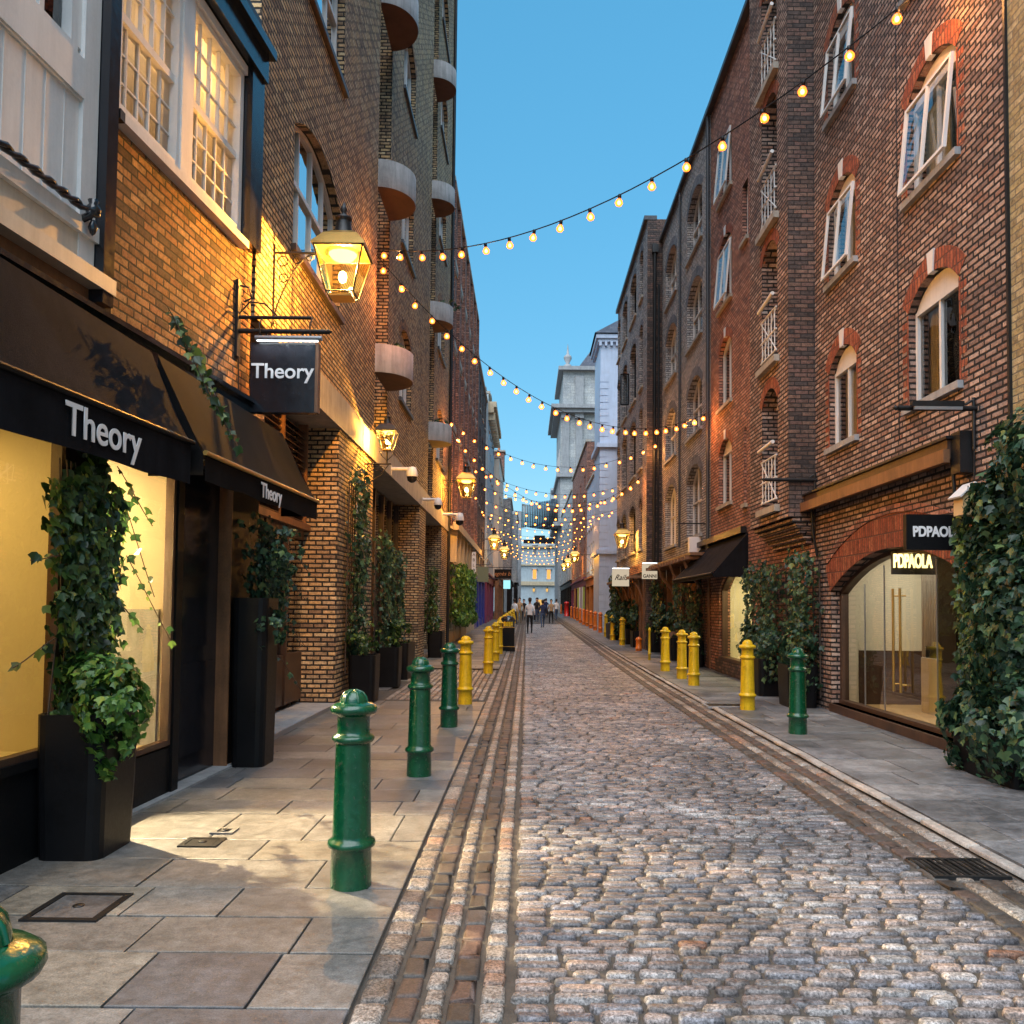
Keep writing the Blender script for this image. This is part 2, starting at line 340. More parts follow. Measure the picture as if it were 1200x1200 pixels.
def clink(me_obj, parent, loc, rot=None):
    c = me_obj.copy(); C.objects.link(c); c.parent = parent; c.location = loc
    if rot is not None: c.rotation_euler = rot
    return c

# ------------------------------------------------------------------ facade tools
def arch_pts(y0, y1, zt, rise, n=10):
    if rise <= 0.001: return [(y0, zt), (y1, zt)]
    w = (y1 - y0) / 2; Rr = (w * w + rise * rise) / (2 * rise); zc = zt - Rr; a = math.asin(min(1, w / Rr)) if rise < w else math.pi / 2
    if rise > w: return [((y0 + y1) / 2 + w * math.sin(-math.pi / 2 + math.pi * k / n), zt - rise + rise * math.cos(-math.pi / 2 + math.pi * k / n)) for k in range(n + 1)]
    return [((y0 + y1) / 2 + Rr * math.sin(-a + 2 * a * k / n), zc + Rr * math.cos(-a + 2 * a * k / n)) for k in range(n + 1)]
def wall(mb, F, y0, y1, z0, z1, ops, depth=.22, m='brick_brown', th=.3):
    """street wall with real openings. ops: (ya, yb, za, zb, rise)"""
    mb.mat(m)
    ys = sorted({y0, y1} | {min(max(o[i], y0), y1) for o in ops for i in (0, 1)}); zs = sorted({z0, z1} | {min(max(o[i], z0), z1) for o in ops for i in (2, 3)})
    for i in range(len(ys) - 1):
        k0 = None
        for j in range(len(zs) - 1):
            yc = (ys[i] + ys[i + 1]) / 2; zc = (zs[j] + zs[j + 1]) / 2
            inside = any(o[0] < yc < o[1] and o[2] < zc < o[3] for o in ops)
            if not inside and k0 is None: k0 = zs[j]
            if inside and k0 is not None:
                mb.face([F.P(ys[i], 0, k0), F.P(ys[i + 1], 0, k0), F.P(ys[i + 1], 0, zs[j]), F.P(ys[i], 0, zs[j])]); k0 = None
        if k0 is not None: mb.face([F.P(ys[i], 0, k0), F.P(ys[i + 1], 0, k0), F.P(ys[i + 1], 0, zs[-1]), F.P(ys[i], 0, zs[-1])])
    for a, b, za, zb, rise in ops:
        A = arch_pts(a, b, zb, rise); D = -th
        for (p, q) in zip(A[:-1], A[1:]):
            if rise > .001: mb.face([F.P(p[0], 0, p[1]), F.P(q[0], 0, q[1]), F.P(q[0], 0, zb + .0005), F.P(p[0], 0, zb + .0005)])
            mb.face([F.P(p[0], 0, p[1]), F.P(q[0], 0, q[1]), F.P(q[0], D, q[1]), F.P(p[0], D, p[1])])
        mb.face([F.P(a, 0, za), F.P(a, 0, zb - rise), F.P(a, D, zb - rise), F.P(a, D, za)]); mb.face([F.P(b, 0, za), F.P(b, 0, zb - rise), F.P(b, D, zb - rise), F.P(b, D, za)])
        mb.face([F.P(a, 0, za), F.P(b, 0, za), F.P(b, D, za), F.P(a, D, za)])
def archband(mb, F, a, b, zt, rise, th, n0, n1, k=10, ext=0.0):
    A = arch_pts(a, b, zt, rise, k); w = (b - a) / 2; Rr = (w * w + rise * rise) / (2 * rise) if rise > .001 else 1e6; yc = (a + b) / 2; zc = zt - Rr
    def outp(p):
        if rise <= .001: return (p[0] + (ext if p[0] > yc else -ext), p[1] + th)
        dx, dz = p[0] - yc, p[1] - zc; L = math.hypot(dx, dz); return (yc + dx * (L + th) / L, zc + dz * (L + th) / L)
    B = [outp(p) for p in A]
    for i in range(len(A) - 1):
        q = [A[i], A[i + 1], B[i + 1], B[i]]
        mb.hexa([F.P(q[0][0], n0, q[0][1]), F.P(q[1][0], n0, q[1][1]), F.P(q[2][0], n0, q[2][1]), F.P(q[3][0], n0, q[3][1]),
                 F.P(q[0][0], n1, q[0][1]), F.P(q[1][0], n1, q[1][1]), F.P(q[2][0], n1, q[2][1]), F.P(q[3][0], n1, q[3][1])])
def window(F, root, a, b, za, zb, rise=0.0, cols=2, rows=1, fm='white_paint', gm='window_glass', back='interior_dark', set_=.12, bar=.05, mun=.03,
           sill='stone', arch=None, archm='brick_arch', key=None, tym=False, transom=None, curtain=None, lit=None, name='window', simple=False, sash=None):
    mb = MB(); mb.mat(fm); n0, n1 = -set_ - .05, -set_ + .01
    zs = zb - rise
    top = zs if (tym or rise < .02) else zb - rise * .35
    mb.fbox(F, a, a + bar, n0, n1, za, zs); mb.fbox(F, b - bar, b, n0, n1, za, zs)
    mb.fbox(F, a + bar, b - bar, n0, n1, za, za + bar)
    if rise > .02:
        A = arch_pts(a, b, zb, rise, 8)
        if tym:
            mb.fbox(F, a + bar, b - bar, n0, n1 + .01, zs - bar, zs)
            B = [(a, zs)] + A[1:-1] + [(b, zs)] if A[0][1] <= zs + .01 else [(a, zs)] + A + [(b, zs)]
            mb.prism(B, lambda p: F.P(p[0], n0, p[1] + .002), lambda p: F.P(p[0], n1 - .012, p[1] + .002))
        else:
            for p, q in zip(A[:-1], A[1:]):
                mb.hexa([F.P(p[0], n0, p[1] - bar), F.P(q[0], n0, q[1] - bar), F.P(q[0], n0, q[1]), F.P(p[0], n0, p[1]), F.P(p[0], n1, p[1] - bar), F.P(q[0], n1, q[1] - bar), F.P(q[0], n1, q[1]), F.P(p[0], n1, p[1])])
    else: mb.fbox(F, a + bar, b - bar, n0, n1, zb - bar, zb)
    zt_ = zs - bar if (tym or rise < .02) else zb - bar
    def topat(y):
        if tym or rise < .02: return zs - bar
        w = (b - a) / 2; Rr = (w * w + rise * rise) / (2 * rise); return zb - Rr + math.sqrt(max(0, Rr * Rr - (y - (a + b) / 2) ** 2)) - bar
    zlo = za + bar
    for c in range(1, cols):
        y = a + (b - a) * c / cols; mb.fbox(F, y - mun / 2, y + mun / 2, n0 + .01, n1 - .004, zlo, topat(y))
    if transom:
        zt2 = za + (zb - za) * transom; mb.fbox(F, a + bar, b - bar, n0, n1 + .012, zt2 - bar * .5, zt2 + bar * .5)
    for r in range(1, rows):
        z = za + (zs - za) * r / rows
        mb.fbox(F, a + bar, b - bar, n0 + .014, n1 - .01, z - mun * .4, z + mun * .4)
    w = mb.build(name, root)
    g = MB(); g.mat(gm); A = arch_pts(a, b, zb, rise, 8)
    g.face([F.P(a, -set_ - .03, za)] + [F.P(p[0], -set_ - .03, p[1]) for p in A] + [F.P(b, -set_ - .03, za)]); g.build('pane', w)
    bk = MB(); bk.mat(lit or back)
    nn = -.34
    if lit: bk.face([F.P(a, nn, za), F.P(b, nn, za), F.P(b, nn, zb), F.P(a, nn, zb)])
    else:
        bk.fbox(F, a - .3, b + .3, -.95, -.9, za - .3, zb + .3)
        bk.fbox(F, a - .3, b + .3, -.9, -.31, za - .34, za - .3); bk.fbox(F, a - .3, b + .3, -.9, -.31, zb + .3, zb + .34)
        bk.fbox(F, a - .34, a - .3, -.9, -.31, za - .3, zb + .3); bk.fbox(F, b + .3, b + .34, -.9, -.31, za - .3, zb + .3)
    bk.build('room_lining', w)
    if curtain:
        cu = MB(); cu.mat(curtain[0]); pts = 14
        for (c0, c1) in curtain[1]:
            ya, yb = a + (b - a) * c0, a + (b - a) * c1; k = max(4, int(pts * (c1 - c0) * 1.6))
            for i in range(k):
                p, q = ya + (yb - ya) * i / k, ya + (yb - ya) * (i + 1) / k
                n_a = -.27 + .02 * (i % 2); n_b = -.27 + .02 * ((i + 1) % 2)
                zc = za if len(curtain) < 3 else za + (zb - za) * curtain[2]
                cu.face([F.P(p, n_a, zc), F.P(q, n_b, zc), F.P(q, n_b, zb), F.P(p, n_a, zb)])
        cu.build('curtain', w)
    if sill: sb = MB(); sb.mat(sill); sb.fbox(F, a - .08, b + .08, -set_ + .012, .07, za - .09, za - .002); sb.build('sill', w)
    if arch:
        ab = MB(); ab.mat(archm); archband(ab, F, a, b, zb + .002, rise, arch, -.06, .006, 12, ext=.08); ab.build('arch', w)
    if key:
        kb = MB(); kb.mat('white_paint'); yc = (a + b) / 2
        kb.prism([(yc - .06, zb - .01), (yc + .06, zb - .01), (yc + .09, zb + key), (yc - .09, zb + key)], lambda p: F.P(p[0], -.05, p[1]), lambda p: F.P(p[0], .022, p[1])); kb.build('keystone', w)
    if sash:                                         # casement leaf standing open towards the street
        sa = MB(); sa.mat(fm); ang, where = sash
        ya, yb = a + .03, b - .03; z0_, z1_ = za + .05, zs - .03; L = (z1_ - z0_)
        def Q(y, t, dn=0):                           # hinged at the top
            return F.P(y, .0 + math.sin(ang) * L * (1 - t) + dn, z1_ - math.cos(ang) * L * (1 - t))
        def bar_(y0_, y1_, t0, t1):
            sa.hexa([Q(y0_, t0), Q(y1_, t0), Q(y1_, t1), Q(y0_, t1), Q(y0_, t0, .04), Q(y1_, t0, .04), Q(y1_, t1, .04), Q(y0_, t1, .04)])
        bw = .045; bar_(ya, ya + bw, 0, 1); bar_(yb - bw, yb, 0, 1); bar_(ya + bw, yb - bw, 0, .035); bar_(ya + bw, yb - bw, .965, 1); bar_((ya + yb) / 2 - .02, (ya + yb) / 2 + .02, .035, .965)
        sa.mat('thin_glass'); sa.face([Q(ya, 0, .02), Q(yb, 0, .02), Q(yb, 1, .02), Q(ya, 1, .02)])
        sa.build('open_sash', w)
    return w
def textmesh(s, size, name, parent, mat, loc, rot, ext=.006, sx=1.0, shear=0.0, align='CENTER', bold=0.0, space=1.0):
    cu = bpy.data.curves.new('t', 'FONT'); cu.body = s; cu.size = size; cu.extrude = ext; cu.align_x = align; cu.align_y = 'CENTER'; cu.shear = shear; cu.offset = bold; cu.space_character = space
    tmp = bpy.data.objects.new('t', cu); C.objects.link(tmp); bpy.context.view_layer.update()
    me = bpy.data.meshes.new_from_object(tmp.evaluated_get(bpy.context.evaluated_depsgraph_get())); me.name = name
    bpy.data.objects.remove(tmp); bpy.data.curves.remove(cu); me.materials.clear(); me.materials.append(MAT[mat])
    for v in me.vertices: v.co.x *= sx
    o = bpy.data.objects.new(name, me); C.objects.link(o); o.parent = parent
    o.location = Vector(loc) - wloc(parent); o.rotation_euler = rot; o['_w'] = tuple(loc); return o
# ------------------------------------------------------------------ ground
def stone(mb, cx, cy, hx, hy, z, r, h=.010, lod=0, jit=.006, tilt=.0):
    """one paving stone with rounded corners and a domed top"""
    tx, ty = ru(-tilt, tilt), ru(-tilt, tilt)
    if lod >= 2:
        v = [(cx - hx, cy - hy, z), (cx + hx, cy - hy, z), (cx + hx, cy + hy, z), (cx - hx, cy + hy, z)]
        mb.raw(v, [(0, 1, 2, 3)], False); return
    def ring(k, dz):
        a, b, q = hx - k, hy - k, max(r - k * .3, .002); pts = []
        for sx, sy in ((-1, -1), (1, -1), (1, 1), (-1, 1)):
            c = [(sx * (a - q), sy * b), (sx * a, sy * (b - q))]
            if (sx * sy) > 0: c = c[::-1]
            pts += c
        return [(x, y, dz + x * tx + y * ty) for x, y in pts]
    jx = [(ru(-jit, jit), ru(-jit, jit)) for _ in range(8)]
    def put(rg): return [(cx + p[0] + j[0], cy + p[1] + j[1], z + p[2]) for p, j in zip(rg, jx)]
    if lod == 1:
        vs = put(ring(0, -.012)) + put(ring(min(hx, hy) * .25, 0)); n = 8
        fs = [(i, (i + 1) % n, n + (i + 1) % n, n + i) for i in range(n)] + [tuple(range(n, 2 * n))]
        mb.raw(vs, fs, False); return
    e = min(hx, hy)
    vs = put(ring(0, -.024)) + put(ring(e * .04, -.004)) + put(ring(e * .17, h * .75)) + put(ring(e * .5, h)); n = 8; fs = []
    for q in range(3): fs += [(q * n + i, q * n + (i + 1) % n, (q + 1) * n + (i + 1) % n, (q + 1) * n + i) for i in range(n)]
    fs.append(tuple(range(3 * n, 4 * n))); mb.raw(vs, fs, True)
def slope_sheet(name, mat, x0, x1, dz, y0, y1, step=4.0):
    mb = MB().mat(mat); y = y0
    while y < y1:
        q = min(y + step, y1); mb.face([(x0, y, gz(y) + dz), (x1, y, gz(y) + dz), (x1, q, gz(q) + dz), (x0, q, gz(q) + dz)]); y = q
    return mb.build(name)
tag(slope_sheet('ground', 'asphalt', -260, 260, -.05, -40, 420, 6), None, None, kind='structure')
tag(slope_sheet('road_bed', 'dirt', -3.6, 9, -.014, .5, 152, 2), None, None, kind='structure')

st = MB().mat('setts'); y = 2.2
while y < 148:
    lod = 0 if y < 17 else (1 if y < 62 else 2)
    pitch = ru(.076, .092) * (1 if lod < 2 else 1.5); x = -.045 + ru(-.015, .01)
    xe = 2.5
    wav = ru(0, 6)
    while x < xe - .09:
        L = ru(.12, .25) * (1 if lod < 2 else 1.3)
        if x + L > xe - .06: L = xe - x
        g = .010 if lod < 2 else .02
        yy = y + pitch / 2 + .012 * math.sin(x * 2.3 + wav)
        hj = ru(.84, 1.0)
        stone(st, x + L / 2, yy, L / 2 - g, (pitch / 2 - (.008 if lod < 2 else .022)) * hj, gz(yy) + ru(-.005, .006), .018, .011, lod, .005, .035)
        x += L
    y += pitch
tag(st.build('road_setts'), None, None, kind='structure')

def runrow(mb, x0, x1, y0, y1, l0, l1, zoff=0.0, r=.015, gap=.009, jit=.006, h=.007, cond=None, lodn=17):
    y = y0
    while y < y1:
        L = ru(l0, l1); yc = y + L / 2
        if cond is None or cond(yc):
            lod = 0 if yc < lodn else (1 if yc < 34 else 2)
            stone(mb, (x0 + x1) / 2, yc, (x1 - x0) / 2 - gap, L / 2 - gap, gz(yc) + zoff + ru(-.003, .003), r, h, lod, jit, .015)
        y += L
gr = MB().mat('granite_setts'); bp = MB().mat('brown_pavers')
runrow(gr, -.70, -.555, 2.2, 60, .15, .27); runrow(bp, -.55, -.43, 2.2, 60, .19, .23, r=.006, h=.003)
runrow(gr, -.425, -.32, 2.2, 60, .10, .17); runrow(bp, -.315, -.19, 2.2, 60, .19, .23, r=.006, h=.003)
runrow(gr, -.185, -.07, 2.2, 60, .10, .18)
for i, xx in enumerate((2.52, 2.66, 2.80, 2.93)):
    runrow(bp if i in (0, 2) else gr, xx, xx + .125, 2.2, 110, .17, .25, r=.008, h=.004, zoff=-.002)
tag(gr.build('gutter_setts'), None, None, kind='structure'); tag(bp.build('gutter_pavers'), None, None, kind='structure')
ks = MB().mat('kerb_stone')
runrow(ks, 3.07, 3.17, 2.2, 110, .6, 1.0, zoff=.03, r=.008, gap=.003, jit=.002, h=.004)
tag(ks.build('kerb'), None, None, kind='structure')
sp = MB().mat('granite_setts')                                   # cart crossing of lengthwise setts
for i in range(15): runrow(sp, -2.5 + i * .118, -2.5 + i * .118 + .112, 15.2, 22.0, .16, .26, lodn=20)
tag(sp.build('crossing_setts'), None, None, kind='structure')

def flags(name, mat, xf0, xf1, y0, y1, zoff, cut=None):
    mb = MB().mat(mat); y = y0
    while y < y1:
        D = random.choice((.46, .55, .62, .74)) ; 
        if y + D > y1 - .3: D = y1 - y
        x0, x1 = xf0(y + D / 2), xf1(y + D / 2); x = x0 - ru(0, .3)
        while x < x1 - .02:
            L = ru(.5, 1.15); a = max(x, x0); b = min(x + L, x1)
            if x1 - b < .2: b = x1
            if b - a > .03 and not (cut and cut((a + b) / 2, y + D / 2)):
                z = gz(y + D / 2) + zoff + ru(-.003, .003); g = .006
                lod = 0 if y < 20 else 2
                if lod == 0:
                    vs = []
                    for k, dz in ((0, -.03), (0, -.003), (.006, 0)):
                        vs += [(a + g + k, y + g + k, z + dz), (b - g - k, y + g + k, z + dz), (b - g - k, y + D - g - k, z + dz), (a + g + k, y + D - g - k, z + dz)]
                    fs = [(q * 4 + i, q * 4 + (i + 1) % 4, q * 4 + 4 + (i + 1) % 4, q * 4 + 4 + i) for q in range(2) for i in range(4)] + [(8, 9, 10, 11)]
                    mb.raw(vs, fs, False)
                else: mb.face([(a + g, y + g, z), (b - g, y + g, z), (b - g, y + D - g, gz(y + D) + zoff), (a + g, y + D - g, gz(y + D) + zoff)])
            x = b if b == x1 else x + L
        y += D
    return tag(mb.build(name), None, None, kind='structure')
flags('pavement_left', 'flagstone', lambda y: -3.7, lambda y: -.700, 1.0, 112, .016, lambda x, y: (15.0 < y < 22.3 and x > -2.7))
flags('pavement_right', 'flagstone_cool', lambda y: 3.18, lambda y: 5.6, 1.0, 148, .036)

# covers in the paving
def cover(name, label, x, y, w, d, z, mat, fr='stone'):
    t = thing(name, label, 'manhole cover', (x, y, z))
    m = MB().mat(fr); e = .035
    m.box((x - w / 2, y - d / 2, z - .03), (x + w / 2, y - d / 2 + e, z + .006)); m.box((x - w / 2, y + d / 2 - e, z - .03), (x + w / 2, y + d / 2, z + .006))
    m.box((x - w / 2, y - d / 2 + e, z - .03), (x - w / 2 + e, y + d / 2 - e, z + .006)); m.box((x + w / 2 - e, y - d / 2 + e, z - .03), (x + w / 2, y + d / 2 - e, z + .006)); m.build('rim', t)
    m = MB().mat(mat); m.box((x - w / 2 + e + .006, y - d / 2 + e + .006, z - .03), (x + w / 2 - e - .006, y + d / 2 - e - .006, z + .004))
    m.mat('black_iron'); m.lathe([(.03, .004), (.03, .010), (.012, .012), (.001, .012)], (x, y, z), 12); m.build('lid', t); return t
cx_, cy_ = GR(92, 1067); cover('access_cover', 'square iron rimmed cover with stone infill in the flagstones', cx_, cy_, .40, .42, .02, 'flagstone', 'black_iron')
cx_, cy_ = GR(237, 991); cover('access_cover', 'small dark iron cover in the pavement near the black shop door', cx_, cy_, .26, .22, .02, 'black_iron', 'black_iron')
cx_, cy_ = GR(263, 977); cover('access_cover', 'tiny iron stopcock cover let into a pale flagstone', cx_, cy_, .16, .16, .02, 'black_iron', 'flagstone')
cx_, cy_ = GR(850, 829); cover('access_cover', 'dark slatted cover in the right pavement beside a yellow bollard', cx_, cy_, .7, .5, .038, 'black_iron', 'stone_grey')
gx, gy = 2.78, 5.55
t = thing('gully_grate', 'rusty iron drain grate in the right gutter', 'drain grate', (gx, gy, 0)); m = MB().mat('black_iron')
m.box((gx - .24, gy - .2, -.02), (gx + .24, gy - .17, .012)); m.box((gx - .24, gy + .17, -.02), (gx + .24, gy + .2, .012))
for i in range(12): m.box((gx - .23 + i * .04, gy - .17, -.02), (gx - .212 + i * .04, gy + .17, .011))
m.build('grate', t)

# ------------------------------------------------------------------ bollards
def make_bollard(col, loc, label, group):
    t = thing('bollard', label, 'bollard', loc, group); x, y, z = loc
    m = MB().mat(col)
    m.lathe([(.118, -.02), (.118, .10), (.116, .225), (.135, .235), (.140, .25), (.135, .268), (.116, .278), (.112, .30), (.100, .83)], loc, 28); m.build('shaft', t)
    m = MB().mat(col)
    m.lathe([(.098, .83), (.112, .835), (.122, .85), (.124, .862), (.115, .875), (.097, .882), (.094, .90), (.094, .985), (.104, .995), (.128, 1.005), (.137, 1.022), (.134, 1.042), (.112, 1.058), (.078, 1.068)], loc, 28); m.build('collar', t)
    m = MB().mat(col); m.lathe([(.078, 1.062), (.075, 1.085), (.062, 1.112), (.038, 1.13), (.001, 1.137)], loc, 24)
    for k in range(6):
        a = k * math.pi / 3; m.tube([(x + math.cos(a) * r_, y + math.sin(a) * r_, z + h_) for r_, h_ in ((.078, 1.07), (.070, 1.10), (.05, 1.125), (.015, 1.137))], .008, 5)
    m.build('cap', t); return t
GB = 'bollards along the left and right kerbs'
bs = []
b0 = make_bollard('green_enamel', (-1.03, 1.60, -.05), 'green bollard cropped by the lower left corner of the photo', GB)
def at_b(px, py): x, y = GR(px, py); return (x, y, gz(y) + .015)
for (px, py, lb) in ((411, 1042, 'tall glossy green bollard, nearest whole one on the left pavement'), (491, 911, 'green bollard, second whole one along the left pavement'), (526, 853, 'green bollard just in front of the first yellow one on the left')):
    dup(b0, at_b(px, py), lb)
dup(b0, at_b(935, 863), 'green bollard on the right pavement before the arched jewellery shop')
y0_ = make_bollard('yellow_enamel', at_b(545, 826), 'yellow bollard next to the last green one on the left', GB)
for (px, py, lb) in ((572, 789, 'yellow bollard standing alone beyond the lengthwise sett crossing'), (580.5, 775, 'yellow bollard before the black litter bin'), (585, 767, 'yellow bollard nearly touching the black litter bin'),
                     (876, 834, 'yellow bollard on the right before the ivy pier, nearest yellow there'), (813, 805, 'yellow bollard under the black right hand awning, nearest of three'), (799, 797, 'yellow bollard in the middle of the three by the black awning'), (779.5, 788, 'yellow bollard farthest of the three by the black awning'),
                     (729, 757, 'yellow bollard before the leafy planters on the right, nearest of three'), (718, 751, 'middle yellow bollard before the leafy planters on the right'), (710.5, 747, 'yellow bollard beside the first orange one')):
    dup(y0_, at_b(px, py), lb)
for k, yy in enumerate((33, 37, 41, 46, 51, 57, 64, 72)):
    dup(y0_, (-.98 + .004 * (yy - 33), yy, gz(yy) + .015), 'distant yellow bollard in the left row behind the litter bin, number %d from the bin' % (k + 1) if False else 'distant yellow bollard in the dense left row behind the litter bin', 'distant yellow bollards behind the litter bin')
o0_ = make_bollard('orange_enamel', at_b(703.5, 742), 'orange bollard nearest the camera on the right kerb', GB)
for (px, py, w_) in ((697.5, 739.5, 'second'), (692.5, 737, 'third'), (688, 734.5, 'fourth'), (684, 732.5, 'fifth'), (680, 730.5, 'sixth'), (676.5, 728, 'seventh'), (673, 726, 'eighth'), (669.5, 724.5, 'ninth')):
    dup(o0_, at_b(px, py), 'orange bollard, %s in the orange row on the right kerb' % w_)
dup(o0_, at_b(657.5, 719.5), 'orange bollard at the far end beyond the red pillar box')

# litter bin
bx, by = GR(595, 763); bz = gz(by)
t = thing('litter_bin', 'square black litter bin with domed hood by the yellow bollards', 'litter bin', (bx, by, bz)); m = MB().mat('black_paint')
m.box((bx - .26, by - .25, bz), (bx + .26, by + .25, bz + .14)); m.box((bx - .235, by - .23, bz + .14), (bx + .235, by + .23, bz + .86)); m.build('body', t)
m = MB().mat('brass'); m.box((bx - .24, by - .238, bz + .16), (bx + .24, by + .238, bz + .18)); m.box((bx - .24, by - .238, bz + .83), (bx + .24, by + .238, bz + .85)); m.build('band', t)
m = MB().mat('black_gloss')
for sx in (-1, 1):
    for sy in (-1, 1): m.box((bx + sx * .2 - .03, by + sy * .2 - .03, bz + .86), (bx + sx * .2 + .03, by + sy * .2 + .03, bz + 1.04))
m.box((bx - .26, by - .25, bz + 1.04), (bx + .26, by + .25, bz + 1.09)); m.lathe([(.26, 1.09), (.24, 1.16), (.16, 1.22), (.001, 1.25)], (bx, by, bz), 16); m.build('hood', t)

# slim yellow post and short orange post in the right gutter patch
x, y = GR(761, 775); t = thing('slim_post', 'slim yellow post on the right kerb line', 'post', (x, y, 0)); m = MB().mat('yellow_enamel')
m.lathe([(.04, 0), (.04, .2), (.05, .21), (.05, .24), (.035, .25), (.032, .9), (.045, .92), (.045, .95), (.03, 1.0), (.001, 1.03)], (x, y, gz(y)), 12); m.build('shaft', t)
x, y = GR(748.5, 764); t = thing('stub_post', 'short orange post low on the right kerb line', 'post', (x, y, 0)); m = MB().mat('orange_enamel')
m.lathe([(.11, 0), (.11, .1), (.125, .11), (.125, .14), (.105, .15), (.10, .4), (.12, .42), (.12, .46), (.06, .52), (.001, .54)], (x, y, gz(y)), 14); m.build('shaft', t)
# red pillar box
x, y = GR(664, 722.5); z = gz(y); t = thing('pillar_box', 'bright red round pillar box among the orange bollards', 'post box', (x, y, z)); m = MB().mat('red_enamel')
m.lathe([(.27, 0), (.27, .12), (.24, .14), (.235, 1.3), (.27, 1.33), (.28, 1.4), (.2, 1.5), (.001, 1.56)], (x, y, z), 20); m.build('body', t)
m = MB().mat('black_paint'); m.box((x - .1, y - .245, z + 1.12), (x + .1, y - .2, z + 1.16)); m.build('slot', t)

# ------------------------------------------------------------------ lanterns
def lantern_head(t, c, s, glassm='lamp_glass', num=None):
    """four sided tapering lantern; c = centre of the bottom of the glass, s = overall scale (glass height .62 at s=1)"""
    cx, cy, cz = c; B, T, H = .19 * s, .335 * s, .60 * s
    q = [(-1, -1), (1, -1), (1, 1), (-1, 1)]
    b = [Vector((cx + B * a_, cy + B * b_, cz)) for a_, b_ in q]; tp = [Vector((cx + T * a_, cy + T * b_, cz + H)) for a_, b_ in q]
    m = MB().mat('black_iron')
    for i in range(4):
        m.tube([b[i], tp[i]], .014 * s, 5); m.tube([b[i], b[(i + 1) % 4]], .014 * s, 5); m.tube([tp[i], tp[(i + 1) % 4]], .018 * s, 5)
    for p in tp: m.lathe([(.02 * s, 0), (.02 * s, .04 * s), (.001, .06 * s)], p, 6)
    m.build('cage', t)
    g = MB().mat(glassm)
    for i in range(4): g.face([b[i], b[(i + 1) % 4], tp[(i + 1) % 4], tp[i]])
    g.build('pane', t)
    r = MB().mat('brass' if s > .8 else 'black_iron')
    R1 = T + .03 * s; r4 = lambda R_, z: [Vector((cx + R_ * a_, cy + R_ * b_, cz + z)) for a_, b_ in q]
    prof = [(R1, H), (R1, H + .03 * s), (T * .93, H + .10 * s), (T * .70, H + .20 * s), (T * .42, H + .27 * s)]
    for (ra, za), (rb, zb) in zip(prof[:-1], prof[1:]):
        A, Bq = r4(ra, za), r4(rb, zb)
        for i in range(4): r.face([A[i], A[(i + 1) % 4], Bq[(i + 1) % 4], Bq[i]])
    r.face(r4(R1, H + .002)); r.build('hood', t)
    f = MB().mat('black_iron'); f.lathe([(.15 * s, H + .24 * s), (.13 * s, H + .30 * s), (.10 * s, H + .44 * s), (.10 * s, H + .46 * s), (.12 * s, H + .48 * s), (.12 * s, H + .51 * s), (.04 * s, H + .54 * s), (.03 * s, H + .58 * s), (.055 * s, H + .62 * s), (.03 * s, H + .67 * s), (.001, H + .74 * s)], (cx, cy, cz), 12); f.build('finial', t)
    k = MB().mat('lamp_core'); k.lathe([(.001, .17 * s), (.045 * s, .20 * s), (.06 * s, .26 * s), (.045 * s, .32 * s), (.001, .35 * s)], (cx, cy, cz), 12); k.build('burner', t)
    k = MB().mat('lamp_diffuser'); k.lathe([(.20 * s, .585 * s), (.15 * s, .52 * s), (.001, .50 * s)], (cx, cy, cz), 12); k.build('reflector', t)
    k = MB().mat('brass'); k.box((cx - B * .8, cy - B * .8, cz - .05 * s), (cx + B * .8, cy + B * .8, cz - .014)); k.build('base', t)
    return t
def plight(name, loc, power, col, rad=.05, parent=None):
    l = bpy.data.lights.new(name, 'POINT'); l.energy = power; l.color = col; l.shadow_soft_size = rad
    o = bpy.data.objects.new(name, l); C.objects.link(o); o.location = loc if parent is None else Vector(loc) - wloc(parent); o.parent = parent; return o
def side_lantern(F, y, n, z, s, label, power, group='wall lanterns on scrolled brackets'):
    """lantern carried at the end of an arm that leaves the wall, with a curved brace below"""
    c = F.P(y, n, z); w = F.P(y, 0, z)
    t = thing('wall_lantern', label, 'lantern', w, group); lantern_head(t, c, s)
    m = MB().mat('black_iron'); az = z + .60 * s + .0
    d = F.side
    m.tube([F.P(y, 0, az), F.P(y, n - .34 * s, az)], .018 * s, 6)
    m.tube([F.P(y, .01, az + .12 * s), F.P(y, .01, az - 1.02 * s)], .018 * s, 6)
    m.tube([F.P(y, .01 + (n - .40 * s) * (u_), az - .95 * s + .93 * s * math.sin(u_ * math.pi / 2) ** .8) for u_ in [k / 10 for k in range(11)]], .012 * s, 6)
    for (nn, zz, rr) in ((.12, -.12, .07), (.13, -.36, .06), (.30, -.10, .05), (.46, -.07, .04)):
        m.tube([F.P(y, nn * s * 1.1 + rr * s * math.cos(a_ * .5), az + zz * s + rr * s * math.sin(a_ * .5)) for a_ in range(0, 13)], .009 * s, 5)
    for k in (-1, 1): m.tube([F.P(y, .02, az - 1.0 * s), F.P(y + k * .10 * s, .03, az - .98 * s), F.P(y + k * .14 * s, .03, az - 1.08 * s), F.P(y + k * .08 * s, .03, az - 1.12 * s)], .01 * s, 5)
    m.build('bracket', t)
    if power: plight('lamp_light', c + Vector((0, 0, .43 * s)), power, (1.0, .50, .13), .03 * s, t)
    return t

